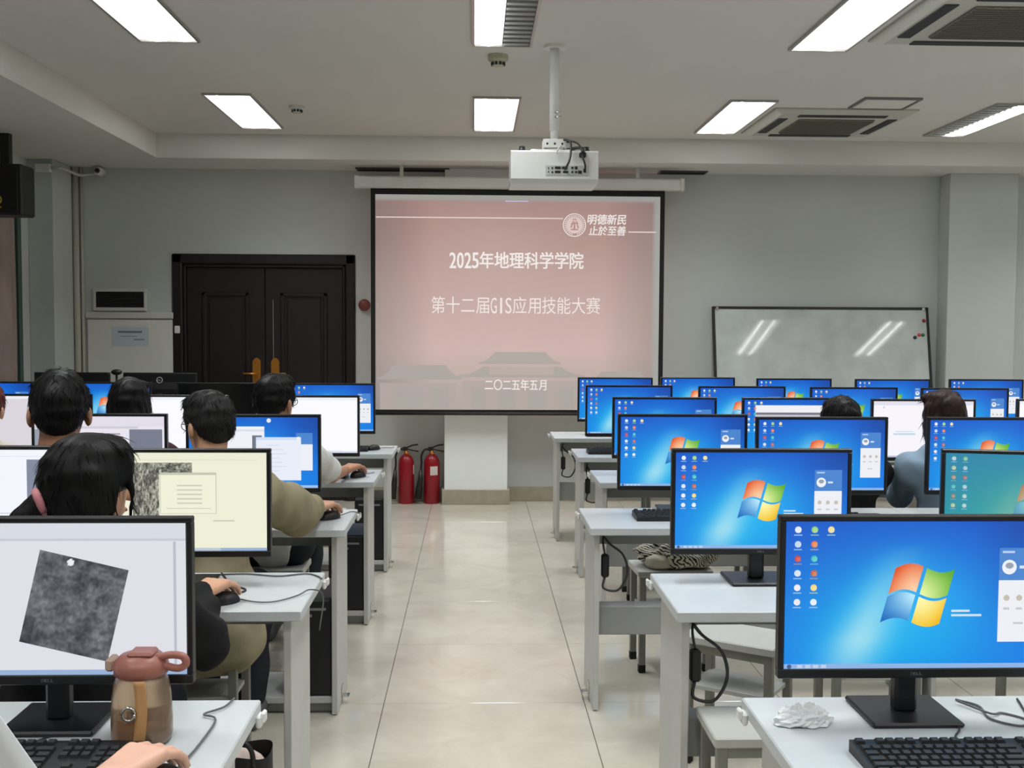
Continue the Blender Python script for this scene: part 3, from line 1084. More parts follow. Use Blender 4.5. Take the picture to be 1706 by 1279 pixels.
def vnoise(n, seed, octs):
    r = np.random.default_rng(seed)
    out = np.zeros((n, n))
    for sx, sy, a in octs:
        g = r.random((sy + 2, sx + 2))
        ys, xs = np.linspace(0, sy, n), np.linspace(0, sx, n)
        yi, xi = ys.astype(int), xs.astype(int)
        fy, fx = (ys - yi)[:, None], (xs - xi)[None, :]
        fy, fx = fy * fy * (3 - 2 * fy), fx * fx * (3 - 2 * fx)
        A = g[yi][:, xi]
        B = g[yi][:, xi + 1]
        C = g[yi + 1][:, xi]
        D = g[yi + 1][:, xi + 1]
        out += a * ((A * (1 - fx) + B * fx) * (1 - fy) + (C * (1 - fx) + D * fx) * fy)
    return out


NO_A = vnoise(81, 3, [(6, 9, .5), (16, 22, .35), (40, 40, .35)])
NO_B = vnoise(81, 8, [(9, 7, .5), (26, 18, .5), (60, 50, .45)])


def win_contents():
    return [('desktop_emblem', MESH['logo']), ('desktop_icons', MESH['icons']), ('chat_window', MESH['widget']), ('taskbar', MESH['taskbar'])]


MESH = {'wall': scr(wallpaper, 40, 26), 'teal': scr(teal, 30, 20), 'logo': logo_mesh(), 'logo_t': logo_mesh(.45), 'icons': icons_mesh(), 'icons_t': icons_mesh(False, .45),
        'widget': widget_mesh(), 'taskbar': taskbar_mesh()}


def overlay(name, fn):
    p = PB()
    fn(p)
    return (name, p.mesh(name, M_screen))


def doc_fn(p):
    p.rect(U(0), V(.86), U(1), V(1), (226, 220, 232), 1)
    p.rect(U(0), V(.83), U(.8), V(.86), (206, 204, 212), 1)
    p.rect(U(.73), V(0), U(.985), V(.82), (118, 124, 140), 1)
    p.rect(U(0), V(0), U(.12), V(.82), (150, 156, 170), 1)
    for k, (a, b) in enumerate(((.30, .66), (.22, .67), (.22, .5), (.22, .64), (.22, .66), (.22, .6), (.22, .66), (.22, .4), (.22, .65))):
        p.rect(U(a), V(.745 - .075 * k), U(b), V(.765 - .075 * k), (150, 150, 158), 2)
    p.rect(U(0), V(0), U(1), V(.03), (170, 190, 220), 2)


def sat_fn(p):
    p.rect(U(0), V(.9), U(1), V(1), (214, 218, 226), 1)
    p.rect(U(0), V(.885), U(1), V(.9), (196, 200, 208), 1)
    p.rect(U(0), V(0), U(1), V(.035), (150, 176, 214), 1)
    p.rect(U(0), V(.05), U(.12), V(.88), (206, 208, 216), 1)
    p.rect(U(.955), V(.05), U(.965), V(.88), (186, 188, 200), 1)
    cx, cz, a, hw, hh = U(.597), V(.458), radians(-13.5), .084, .0895

    def P(u, v):
        x, z = (u - .5) * 2 * hw, (v - .5) * 2 * hh
        return (cx + x * cos(a) - z * sin(a), cz + x * sin(a) + z * cos(a))

    def C(u, v):
        n = NO_A[int(v * 80), int(u * 80)]
        g = 30 + 100 * n
        if u < .12 and v < .3:
            g *= .75
        if (u - .36) ** 2 + (v - .94) ** 2 < .0014:
            g = 235
        return (g, g, g + 8)
    p.grid(P, C, 80, 80, 2)


def cream_fn(p):
    p.rect(U(0), V(.93), U(1), V(1), (236, 236, 212), 1)
    p.rect(U(0), V(.925), U(.95), V(.93), (214, 214, 192), 1)
    p.rect(U(0), V(0), U(1), V(.03), (186, 200, 214), 1)
    p.rect(U(.74), V(.0), U(1), V(.03), (150, 176, 210), 2)

    def C(u, v):
        n = NO_B[int(v * 80), int(u * 80)]
        g = np.clip(60 + 230 * (n - .42), 46, 205)
        return (g, g, g * .92)
    p.grid(lambda u, v: (U(.255 + .145 * u), V(.33 + .57 * v)), C, 56, 80, 2)
    p.grid(lambda u, v: (U(.40 + .185 * u), V(.78 + .12 * v)), lambda u, v: C(v * .4, u), 40, 24, 2)
    p.grid(lambda u, v: (U(.40 + .175 * u), V(.06 + .26 * v)), lambda u, v: C(u, .5 + .4 * v), 40, 40, 2)
    p.rect(U(.405), V(.38), U(.72), V(.80), (196, 196, 178), 3)
    p.rect(U(.409), V(.385), U(.716), V(.775), (240, 239, 216), 4)
    for k in range(5):
        p.rect(U(.50), V(.66 - .045 * k), U(.64), V(.675 - .045 * k), (206, 206, 188), 5)
    p.rect(U(.44), V(.43), U(.69), V(.44), (214, 213, 192), 5)
    p.rect(U(.70), V(.30), U(.82), V(.315), (204, 204, 184), 3)


def wgrey_fn(p):
    p.rect(U(.80), V(0), U(1), V(.9), (130, 136, 156), 1)
    p.rect(U(0), V(.34), U(.80), V(.347), (190, 194, 206), 1)
    p.rect(U(0), V(.93), U(1), V(.935), (214, 218, 228), 1)
    p.rect(U(0), V(0), U(1), V(.03), (170, 190, 220), 2)


def winwin_fn(p):
    p.disc(U(.62), V(.955), .009, (226, 236, 246), 3)
    p.rect(U(.10), V(.2), U(.585), V(.87), (238, 240, 248), 1)
    p.rect(U(.10), V(.80), U(.585), V(.83), (216, 222, 236), 2)
    p.rect(U(.49), V(.30), U(.565), V(.745), (110, 118, 134), 2)
    p.rect(U(.52), V(.11), U(.87), V(.72), (232, 236, 248), 3)
    p.rect(U(.52), V(.68), U(.87), V(.72), (206, 222, 246), 4)
    for k in range(7):
        p.rect(U(.6), V(.6 - .06 * k), U(.6 + .1 + .03 * (k % 3)), V(.61 - .06 * k), (210, 216, 230), 4)
    p.rect(U(.83), V(.25), U(.96), V(.62), (236, 238, 246), 2)
    p.rect(U(.83), V(.62), U(.96), V(.78), (72, 132, 206), 2)
    p.disc(U(.85), V(.7), .008, (236, 240, 246), 5)
    p.rect(U(0), V(0), U(1), V(.04), (160, 190, 230), 1)


def browser_fn(p):
    p.rect(U(.11), V(.04), U(.97), V(.90), (240, 240, 244), 1)
    p.rect(U(.11), V(.73), U(.97), V(.77), (120, 116, 130), 2)
    p.rect(U(.17), V(.04), U(.80), V(.70), (252, 252, 252), 3)
    p.rect(U(.11), V(.70), U(.97), V(.73), (196, 196, 206), 2)
    p.rect(U(0), V(0), U(1), V(.034), (140, 178, 226), 1)


def page_fn(p):
    p.rect(U(0), V(.93), U(1), V(1), (226, 222, 236), 1)
    p.disc(U(.1), V(.89), .006, (206, 216, 236), 2)
    p.rect(U(.20), V(.40), U(.42), V(.43), (190, 214, 232), 2)
    p.rect(U(.22), V(.45), U(.40), V(.47), (206, 224, 238), 2)
    p.rect(U(.6), V(.6), U(.8), V(.62), (220, 220, 230), 2)
    p.rect(U(0), V(0), U(1), V(.03), (190, 196, 220), 2)


def white_fn(p):
    p.rect(U(0), V(0), U(1), V(.03), (206, 214, 232), 1)
    p.rect(U(.55), V(.032), U(.85), V(.045), (226, 230, 240), 1)
    p.rect(U(0), V(.95), U(1), V(1), (236, 238, 246), 1)


CONTENT = {
    'win': ('blue desktop with four pane emblem', MESH['wall'], win_contents()),
    'teal': ('dim teal desktop', MESH['teal'], [('desktop_emblem', MESH['logo_t']), ('desktop_icons', MESH['icons_t'])]),
    'doc': ('document beside grey pane', scr(plain((232, 228, 238))), [overlay('document_page', doc_fn)]),
    'sat': ('tilted grey satellite image', scr(plain((222, 222, 230))), [overlay('satellite_image', sat_fn)]),
    'cream': ('cream window with grey aerial image', scr(plain((238, 237, 214))), [overlay('image_window', cream_fn)]),
    'wgrey': ('white page and grey pane', scr(plain((242, 244, 252))), [overlay('page_view', wgrey_fn)]),
    'winwin': ('blue desktop with overlapping windows', MESH['wall'], [overlay('open_windows', winwin_fn)]),
    'browser': ('browser window over blue desktop', MESH['wall'], [('desktop_icons', MESH['icons']), overlay('browser_window', browser_fn)]),
    'page': ('pale page', scr(plain((246, 244, 250))), [overlay('page_view', page_fn)]),
    'white': ('blank white page', scr(plain((250, 250, 255))), [overlay('page_view', white_fn)]),
    'lilac': ('pale lilac page', scr(plain((218, 212, 220))), [overlay('page_view', white_fn)]),
    'off': ('black blank screen', None, []),
}

# ------------------------------------------------------------------ monitor meshes (origin on the desk under the screen, screen faces -y)
DESK_Z = .73
MW, MHT, MTOP = .542, .318, .41        # outer width and height, top above desk


def housing_mesh():
    b = MB()
    hw, t, bb = MW / 2, .011, .019
    z0, z1 = MTOP - MHT, MTOP
    for q in ((-hw, hw, z1 - t, z1), (-hw, hw, z0, z0 + bb), (-hw, -hw + t, z0 + bb, z1 - t), (hw - t, hw, z0 + bb, z1 - t)):
        b.box(q[0], q[1], -.012, .012, q[2], q[3], .002)
    b.box(-hw + .002, hw - .002, .0, .022, z0 + .002, z1 - .002, .006)
    # rounded back hump
    b.add([(-.2, .022, z0 + .02), (.2, .022, z0 + .02), (.2, .022, z1 - .07), (-.2, .022, z1 - .07), (-.14, .05, z0 + .05), (.14, .05, z0 + .05), (.14, .05, z1 - .12), (-.14, .05, z1 - .12)],
          [(0, 1, 5, 4), (1, 2, 6, 5), (2, 3, 7, 6), (3, 0, 4, 7), (4, 5, 6, 7)])
    return b.mesh('housing', M_bezel)


def badge_mesh():
    p = MB()
    x = -.011
    for c in 'DELL':
        vs, fs = GL[(c, 0)]
        xs, ys = [q[0] for q in vs], [q[1] for q in vs]
        sx, sz = .005 / (max(xs) - min(xs)), .0055 / (max(ys) - min(ys))
        p.add([(x + (q[0] - min(xs)) * sx, -.0125, MTOP - MHT + .0065 + (q[1] - min(ys)) * sz) for q in vs], fs)
        x += .0058
    return p.mesh('badge', M_badge)


def back_badge_mesh():
    p = MB()
    z = MTOP - .055
    p.tube([(.021 * cos(a), .024, z + .021 * sin(a)) for a in np.linspace(0, 2 * pi, 25)], .0028, 5)
    x = .0125
    for c in 'DELL':
        vs, fs = GL[(c, 0)]
        xs, ys = [q[0] for q in vs], [q[1] for q in vs]
        sx, sz = .0058 / (max(xs) - min(xs)), .012 / (max(ys) - min(ys))
        p.add([(x - (q[0] - min(xs)) * sx, .0245, z - .006 + (q[1] - min(ys)) * sz) for q in vs], fs)
        x -= .0064
    return p.mesh('back_badge', M_badge2)


M_badge2 = mat('light_badge', (190, 192, 194), .4)
MM = {'housing': housing_mesh(), 'badge': badge_mesh(), 'back_badge': back_badge_mesh(),
      'neck': MB().box(-.0225, .0225, .03, .062, .008, .26, .006).mesh('stand_neck', M_bezel),
      'base': MB().box(-.09, .09, -.035, .13, 0, .011, .004).mesh('stand_base', M_bezel),
      'off': MB().box(-SW / 2, SW / 2, -.0115, 0, MTOP - MHT + .018, MTOP - .01).mesh('screen', M_off)}
SZC = MTOP - .011 - SH / 2 - .0005


def monitor(kind, x, y, rz=0.0, label='', group=None, z=DESK_Z):
    r_ = empty('computer_monitor', (x, y, z), rz, label, 'monitor', group)
    put('housing', MM['housing'], r_)
    put('badge', MM['badge'], r_)
    put('stand_neck', MM['neck'], r_)
    put('stand_base', MM['base'], r_)
    _, sm_, subs = CONTENT[kind]
    if sm_ is None:
        put('screen', MM['off'], r_)
    else:
        s = put('screen', sm_, r_, (0, -.0085, SZC))
        for n, m_ in subs:
            put(n, m_, s)
    return r_


# ------------------------------------------------------------------ desks
DD = .46


def desk_meshes(L, side):
    """desk whose aisle end is at x=0 and which runs to +x; near edge at y=0, far edge at y=DD"""
    d = {}
    d['tabletop'] = MB().box(0, L - .002, 0, DD, .70, .73, .003).mesh('tabletop', M_desk)
    d['side_panel'] = MB().box(0, .022, .04, .37, .004, .70, .002).mesh('side_panel', M_deskgrey)
    d['apron'] = MB().box(.04, L - .04, .34, .358, .60, .70).mesh('apron', M_beam)
    if side == 'R':
        d['shelf_beam'] = MB().box(.04, L - .04, .12, .2, .28, .395, .003).mesh('shelf_beam', M_beam)
    else:
        d['low_shelf'] = MB().box(.04, L - .04, .05, .36, .045, .07, .002).mesh('low_shelf', M_deskgrey)
        d['kick_board'] = MB().box(.04, L - .04, .08, .1, .004, .045).mesh('kick_board', M_beam)
    b = MB()
    b.box(-.004, 0, .16, .20, .03, .075, .001)
    b.box(-.03, 0, .16, .20, .03, .035, .001)
    d['floor_bracket'] = b.mesh('floor_bracket', M_chrome)
    h = MB()
    h.box(-.012, .0, .40, .432, .69, .716, .004)
    h.box(-.019, -.010, .404, .428, .70, .722, .003)
    d['cable_clip'] = h.mesh('cable_clip', M_white)
    return d


DM = {('R', 1.34): desk_meshes(1.34, 'R'), ('L', 1.4): desk_meshes(1.4, 'L')}
ORD = ['nearest', 'second', 'third', 'fourth', 'fifth', 'farthest']


def rowname(side, r):
    n = 6 if side == 'R' else 5
    w = 'nearest' if r == 0 else ('farthest' if r == n - 1 else ORD[r])
    return '%s row %s of the aisle' % (w, 'right' if side == 'R' else 'left')


def desk(side, xe, far, k, r, L):
    """k-th desk counted from the aisle"""
    sg = 1 if side == 'R' else -1
    x = xe + sg * L * k
    where = ['aisle end desk', 'middle desk', 'outer desk'][k]
    o = empty('computer_desk', (x, far - DD, 0), 0, 'white topped %s, %s' % (where, rowname(side, r)), 'desk', 'computer desks in rows')
    if sg < 0:
        o.scale = (-1, 1, 1)
    for n, m_ in DM[(side, L)].items():
        if n in ('floor_bracket', 'cable_clip') and k > 0:
            continue
        put(n, m_, o, (.02 if sg > 0 else .034, 0, 0) if n in ('side_panel', 'floor_bracket') else (0, 0, 0))
    put('side_panel', DM[(side, L)]['side_panel'], o, (L - .038, 0, 0))
    return o


RFAR = [2.20, 3.335, 4.557, 5.773, 6.806, 7.902]
REND = [.56, .553, .447, .624, .615, .557]
LFAR = [2.206, 3.362, 4.531, 5.792, 6.965]
LEND = [-.437, -.465, -.488, -.494, -.492]
RMON = [[('win', .86, 2.05, 0)],
        [('win', .86, 3.19, 0), ('teal', 1.67, 3.13, -13)],
        [('win', .868, 4.46, 0), ('win', 1.415, 4.34, 0), ('win', 2.12, 4.34, 0)],
        [('win', .985, 5.55, 0), ('browser', 1.66, 5.55, 0), ('page', 2.305, 5.46, 0), ('white', 3.085, 5.5, 0)],
        [('win', .962, 6.68, 0), ('win', 1.655, 6.62, 0), ('win', 2.33, 6.55, 0), ('win', 3.0, 6.5, 0)],
        [('win', 1.012, 7.72, 1.5), ('win', 1.625, 7.8, 0), ('win', 2.29, 7.66, 0), ('win', 2.99, 7.62, 0), ('win', 3.69, 7.66, 0)]]
LMON = [[('sat', -.80, 2.04, 0)],
        [('cream', -.865, 3.17, 0), ('wgrey', -1.48, 3.24, 0)],
        [('winwin', -.893, 4.40, 0), ('doc', -1.515, 4.42, 0)],
        [('white', -.865, 5.62, 0), ('white', -1.54, 5.62, 0), ('lilac', -2.25, 5.66, 0)],
        [('win', -.892, 6.80, 0), ('off', -1.585, 6.82, 0), ('win', -2.30, 6.86, 0), ('win', -3.04, 6.88, 0)]]
NDR = [2, 2, 2, 3, 3, 3]
NDL = [1, 2, 2, 2, 2]
COLN = ['first', 'second', 'third', 'fourth', 'fifth']
for side, fars, ends, mons, nd, L in (('R', RFAR, REND, RMON, NDR, 1.34), ('L', LFAR, LEND, LMON, NDL, 1.4)):
    for r in range(len(fars)):
        for k in range(nd[r]):
            desk(side, ends[r], fars[r], k, r, L)
        for k, (kind, x, y, a) in enumerate(mons[r]):
            lb = 'black monitor, %s, %s from aisle, %s' % (CONTENT[kind][0], COLN[k], rowname(side, r).replace(' of the aisle', ' of aisle'))
            monitor(kind, x, y, radians(a), lb, 'monitors on the desks')

# ------------------------------------------------------------------ keyboards and mice


def keyboard_meshes():
    b = MB()
    b.prism([(-.07, 0), (.07, 0), (.07, .022), (.055, .024), (-.07, .013)], -.22, .22, axis=0)
    return b.mesh('keyboard_case', M_black)


KEYS = []
for r in range(6):
    y = .052 - .0205 * r - (.006 if r > 0 else 0)
    if r == 0:
        xs = [-.207] + [-.17 + .0185 * i + (.008 * (i // 4)) for i in range(12)]
        KEYS += [(x, y, .0165) for x in xs]
    elif r < 5:
        x = -.215
        ws = {1: [.0175] * 13 + [.034], 2: [.026] + [.0175] * 12 + [.0255], 3: [.031] + [.0175] * 11 + [.0395], 4: [.04] + [.0175] * 10 + [.05]}[r]
        for w_ in ws:
            KEYS.append((x + w_ / 2, y, w_ - .0015))
            x += w_ + .0015
    else:
        x = -.215
        for w_ in (.024, .02, .024, .108, .024, .02, .02, .024):
            KEYS.append((x + w_ / 2, y, w_ - .0015))
            x += w_ + .0015
    if r in (0, 1, 2, 4, 5):
        for c in range(3):
            if r == 4 and c != 1:
                continue
            KEYS.append((.0885 + .019 * c, y, .0165))
    if r > 0:
        for c in range(4):
            KEYS.append((.1515 + .019 * c, y, .0165))
KBC = keyboard_meshes()
KM = {}


def key_mesh(w_):
    k = round(w_, 4)
    if k not in KM:
        b = MB()
        h, d = w_ / 2, .0085
        b.add([(-h, -d, 0), (h, -d, 0), (h, d, 0), (-h, d, 0), (-h + .002, -d + .0015, .006), (h - .002, -d + .0015, .006), (h - .002, d - .003, .006), (-h + .002, d - .003, .006)],
              [(3, 2, 1, 0), (0, 1, 5, 4), (1, 2, 6, 5), (2, 3, 7, 6), (3, 0, 4, 7), (4, 5, 6, 7)])
        KM[k] = b.mesh('key', M_key)
    return KM[k]


def kz(y):
    return .013 + (y + .07) * .088


b = MB()
for x, y, w_ in KEYS:
    h, d, z = w_ / 2, .0085, kz(y)
    b.add([(x - h, y - d, z), (x + h, y - d, z), (x + h, y + d, z), (x - h, y + d, z), (x - h + .002, y - d + .0015, z + .006), (x + h - .002, y - d + .0015, z + .006), (x + h - .002, y + d - .003, z + .006), (x - h + .002, y + d - .003, z + .006)],
          [(0, 1, 5, 4), (1, 2, 6, 5), (2, 3, 7, 6), (3, 0, 4, 7), (4, 5, 6, 7)])
KEYBED = b.mesh('keys', M_key)


def keyboard(x, y, rz, label, full=False):
    o = empty('keyboard', (x, y, DESK_Z), rz, label, 'keyboard', 'keyboards on the desks')
    put('keyboard_case', KBC, o)
    if full:
        for kx, ky, w_ in KEYS:
            put('key', key_mesh(w_), o, (kx, ky, kz(ky)), (.088, 0, 0))
    else:
        tag(put('keys', KEYBED, o), kind='stuff')
    MB().tube(smooth_path([(.0, .068, .012), (.0, .12, .004), (.03, .17, .004), (.02, .22, .004)]), .002, 5).build('cable', M_cable, o)
    return o


def mouse_mesh():
    b = MB()

    def P(u, v):
        a = 2 * pi * u
        t = v * pi / 2
        rx, ry = .029, .052
        zz = .031 * sin(t)
        s = cos(t) ** .6
        return (rx * s * cos(a), ry * s * sin(a) - .006 * v, .002 + zz)
    b.grid(P, 20, 7)
    return b.mesh('mouse_shell', M_black)


MOUSE = mouse_mesh()
MWH = MB().box(-.003, .003, .02, .036, .021, .030, .002).mesh('wheel', M_gcable)


def mouse(x, y, rz, label, cable=None):
    o = empty('computer_mouse', (x, y, DESK_Z), rz, label, 'mouse', 'mice on the desks')
    put('mouse_shell', MOUSE, o)
    put('wheel', MWH, o)
    if cable:
        inv = Matrix.Rotation(-rz, 3, 'Z')
        pts = [inv @ (Vector(p) - Vector((x, y, DESK_Z))) for p in cable]
        MB().tube(smooth_path(pts), .0022, 5).build('cable', M_gcable, o)
    return o


keyboard(.905, 1.84, 0, 'black keyboard with visible keys, nearest row right of the aisle', True)
keyboard(-.80, 1.865, 0, 'black keyboard under the hand and bottle, nearest row left of the aisle', True)
for side, fars, mons in (('R', RFAR, RMON), ('L', LFAR, LMON)):
    for r in range(1, len(fars)):
        for k, (kind, x, y, a) in enumerate(mons[r]):
            if side == 'R' and r == 1 and k == 0:
                continue
            dx, dy, rz = 0, -.165, 0
            if (side, r, k) == ('R', 2, 0):
                dx, dy = .0, -.165
            if (side, r, k) == ('R', 4, 0):
                dx = -.05
            if (side, r, k) == ('L', 1, 0):
                dx, dy, rz = -.08, -.16, radians(6)
            if (side, r, k) == ('L', 4, 0):
                dx = .02
            yy = min(fars[r] - .25, y - .115)
            if yy < fars[r] - .388:
                continue
            keyboard(x + dx, yy, rz, 'black keyboard below the %s monitor from aisle, %s' % (COLN[k], rowname(side, r)))
mouse(-.62, 6.72, -.5, 'black mouse on the desk end, farthest row left of the aisle', [(-.60, 6.77, .735), (-.56, 6.80, .735), (-.52, 6.79, .735), (-.505, 6.83, .735)])
mouse(-.695, 2.985, -.9, 'dark mouse under the hand of the ponytailed person', [(-.65, 3.01, .735), (-.6, 2.98, .735), (-.55, 2.985, .735), (-.5, 3.05, .735), (-.47, 3.1, .74), (-.44, 3.14, .71), (-.445, 3.1, .62)])
mouse(-.575, 4.30, -.7, 'dark mouse under the hand of the khaki coated person', [(-.55, 4.34, .735), (-.53, 4.38, .735), (-.50, 4.44, .736), (-.47, 4.48, .72)])
mouse(-.59, 5.50, -.6, 'dark mouse under the hand of the white shirted person', [(-.57, 5.55, .735), (-.55, 5.6, .735), (-.52, 5.64, .735)])
mouse(-.528, 1.785, -.5, 'dark mouse under the hand at the bottom edge', [(-.51, 1.85, .735), (-.50, 1.95, .735), (-.5, 2.08, .735), (-.53, 2.11, .735), (-.50, 2.15, .735), (-.49, 2.2, .735)])
mouse(1.36, 3.02, .2, 'black mouse between the two monitors, second row right of the aisle')

# ------------------------------------------------------------------ stools
SM = {'seat': MB().box(-.165, .165, -.12, .12, .42, .448, .004).mesh('seat', M_stool),
      'under': MB().box(-.14, .14, -.10, .10, .262, .278, .002).mesh('under_shelf', M_stool),
      'leg': MB().box(-.014, .014, -.014, .014, .03, .42, .002).mesh('leg', M_stleg),
      'foot': MB().box(-.015, .015, -.015, .015, 0, .035, .002).mesh('foot_cap', M_rubber),
      'rail_x': MB().box(-.13, .13, -.008, .008, .39, .42).mesh('seat_rail', M_stleg)}


def stool(x, y, rz, label):
    o = empty('stool', (x, y, 0), rz, label, 'stool', 'plain stools at the desks')
    put('seat', SM['seat'], o)
    put('under_shelf', SM['under'], o)
    for sx in (-1, 1):
        for sy in (-1, 1):
            lg_ = put('leg', SM['leg'], o, (sx * .142, sy * .098, 0))
            put('foot_cap', SM['foot'], lg_)
    for sy in (-1, 1):
        put('seat_rail', SM['rail_x'], o, (0, sy * .098, 0))
    return o


stool(.785, 2.82, 0, 'grey stool tucked under the aisle end desk, second row right of the aisle')
stool(.915, 3.645, -.6, 'turned grey stool behind the second row desk, right of the aisle')
stool(.87, 4.72, .05, 'grey stool carrying the striped bag, right of the aisle')
for n, (x, y, rz, lb) in enumerate([
        (1.62, 2.72, .1, 'grey stool in front of the teal monitor desk'),
        (1.42, 3.80, 0, 'grey stool in third row right of the aisle, second seat'),
        (2.1, 3.78, .1, 'grey stool in third row right of the aisle, third seat'),
        (1.70, 4.98, 0, 'grey stool under the black clothed person, right of the aisle'),
        (2.17, 4.90, 0, 'grey stool under the denim clothed person, right of the aisle'),
        (1.0, 5.95, 0, 'grey stool in fifth row right of the aisle, aisle seat'),
        (1.65, 5.98, 0, 'grey stool in fifth row right of the aisle, second seat'),
        (1.0, 7.1, 0, 'grey stool in farthest row right of the aisle, aisle seat'),
        (-.90, 2.42, 0, 'grey stool under the ponytailed person, left of the aisle'),
        (-.93, 3.62, 0, 'grey stool under the khaki coated person'),
        (-1.39, 3.52, 0, 'grey stool under the person with short black hair and bare neck'),
        (-.90, 4.76, 0, 'grey stool under the white shirted person'),
        (-1.53, 4.74, 0, 'grey stool under the maroon clothed person'),
        (-2.12, 4.74, 0, 'grey stool under the cream shirted person'),
        (-.9, 6.12, 0, 'grey stool in farthest row left of the aisle'),
        (-.98, 1.28, 0, 'grey stool under the person reaching in at the bottom edge')]):
    stool(x, y, rz, lb)

# ------------------------------------------------------------------ computer towers on the low shelves of the left desks
M_tower = mat('black_case_metal', (16, 16, 18), .4)
TW = {'case': MB().box(-.09, .09, 0, .34, 0, .38, .006).mesh('case', M_tower),
      'front': MB().box(-.088, .088, -.012, 0, .004, .376, .006).mesh('front_panel', M_black),
      'button': MB().box(-.012, .012, -.015, -.011, .31, .32, .001).mesh('power_button', M_badge),
      'slot': MB().box(-.065, .065, -.014, -.011, .335, .345, .001).mesh('drive_slot', M_badge)}
for r in (2, 3, 4):
    o = empty('computer_tower', (LEND[r] - .145, LFAR[r] - DD + .07, .07), 0, 'black computer tower on low shelf, %s' % rowname('L', r), 'computer', 'towers under the left desks')
    put('case', TW['case'], o)
    put('front_panel', TW['front'], o)
    put('power_button', TW['button'], o)
    put('drive_slot', TW['slot'], o)

# hanging plugs and leads at the aisle ends of the right desks
for r, z in ((1, .57), (2, .58), (4, .56), (5, .56)):
    x, y = REND[r] + .068, RFAR[r] - DD + .09
    o = empty('power_lead', (x, y, z), 0, 'black power lead with plug hanging at desk end, %s' % rowname('R', r), 'cable', 'leads at the desk ends')
    MB().box(-.014, .016, -.015, .015, -.06, .03, .006).build('plug', M_black, o)
    MB().tube(smooth_path([(0, 0, .03), (-.008, 0, .08), (.0, .02, .118)]), .004, 6).build('lead', M_cable, o)
    MB().tube(smooth_path([(.0, 0, -.06), (-.006, -.02, -.10), (.05, -.03, -.105), (.085, -.03, -.04), (.07, -.02, .03), (.02, 0, .07), (-.005, 0, .1)]), .005, 6).build('cord_loop', M_cable, o)

# ------------------------------------------------------------------ loose cables on desks
def cable(pts, r, label, m_=None):
    o = MB().tube(smooth_path(pts), r, 6).build('desk_cable', m_ or M_gcable)
    return tag(o, label, 'cable', 'cables on the desks')


cable([(1.0, 2.17, .733), (1.03, 2.13, .733), (1.02, 2.06, .733), (1.06, 2.02, .733), (1.09, 2.05, .733), (1.06, 2.09, .733), (1.03, 2.08, .736), (.995, 2.15, .737)], .0024, 'thin grey cable loop on desk beside the nearest blue monitor')
cable([(1.13, 2.17, .733), (1.10, 2.05, .733), (1.12, 1.97, .733), (1.13, 1.93, .733)], .0024, 'dark thin cable running behind the nearest keyboard right of the aisle', M_cable)
cable([(-.78, 3.34, .733), (-.72, 3.2, .733), (-.66, 3.12, .733), (-.72, 3.06, .733), (-.8, 3.08, .733)], .003, 'dark cable curling on desk behind the ponytailed person\'s keyboard', M_cable)
cable([(-.8, 3.32, .733), (-.7, 3.33, .733), (-.6, 3.3, .733), (-.52, 3.33, .733), (-.48, 3.3, .733), (-.46, 3.26, .733)], .0025, 'grey cable along the far edge of second row desk, left of aisle')
cable([(1.2, 2.95, .733), (1.26, 3.0, .733), (1.3, 3.1, .733), (1.24, 3.18, .733), (1.3, 3.26, .733)], .004, 'dark cable on second row desk between blue and teal monitors', M_cable)

# small speaker behind the neck of the second row monitor
ws = empty('desk_speaker', (1.02, 3.24, DESK_Z), 0, 'small black speaker behind the second row blue monitor', 'speaker')
MB().box(-.045, .045, -.04, .04, 0, .085, .012).build('cabinet', M_black, ws)
MB().lathe([(.03, 0), (.03, .006), (.02, .004), (.001, .003)], 16).build('cone', M_gcable, ws, (0, -.04, .045), (pi / 2, 0, 0))

# ------------------------------------------------------------------ teacher's console with two monitors seen from behind
tc_ = empty('teacher_console', (-2.6, 8.25, 0), 0, 'dark console desk before the double door', 'desk')
M_cons = mat('dark_console', (30, 30, 32), .5)
MB().box(-.78, .78, -.28, .3, .70, .735, .004).build('desk_top', M_cons, tc_)
MB().box(-.78, .78, -.26, -.24, .02, .70).build('front_panel', M_cons, tc_)
for x in (-.76, .76):
    MB().box(x - .02, x + .02, -.26, .28, 0, .70).build('side_panel', M_cons, tc_)
for x, y, rz, lb in ((-2.335, 8.12, pi, 'black monitor seen from behind with round badge, before the double door'), (-2.98, 8.12, pi + .05, 'black monitor seen from behind, nearest the notice panel')):
    o = monitor('off', x, y, rz, lb, 'monitors of the console', z=.735)
    if x > -2.5:
        put('back_badge', MM['back_badge'], o)
wc = empty('dark_bump', (-2.657, 8.12, .735), 0, 'small black rounded bump on a stalk between the console monitors', 'dark_bump')  # shape, stalk and foot invented for an unidentified dark bump
MB().tube([(0, 0, .01), (0, 0, .40)], .008, 8).build('stalk', M_black, wc)
MB().lathe([(.035, 0), (.035, .01), (.01, .015)], 16).build('foot', M_black, wc)
MB().ball((0, 0, .412), (.042, .03, .022)).build('head', M_black, wc)

# ------------------------------------------------------------------ crumpled tissue
ti = MB()
r9 = random.Random(5)


def tis(u, v):
    a = 2 * pi * u
    t = v * pi / 2
    n = NO_B[int(u * 40) % 40 * 2, int(v * 70)] + NO_A[int(v * 60), int(u * 40) % 40 * 2] if v < .98 else .9
    k = .72 + .45 * n + .16 * sin(2 * a + .6)
    return (.04 * k * cos(t) * cos(a), .026 * k * cos(t) * sin(a), .0 + .028 * sin(t) * (.55 + .5 * n))


ti.grid(tis, 40, 12, smooth=False)
tag(ti.build('crumpled_tissue', M_paper, None, (.642, 2.05, DESK_Z + .002)), 'crumpled white tissue lying on the nearest desk right of the aisle', 'tissue')

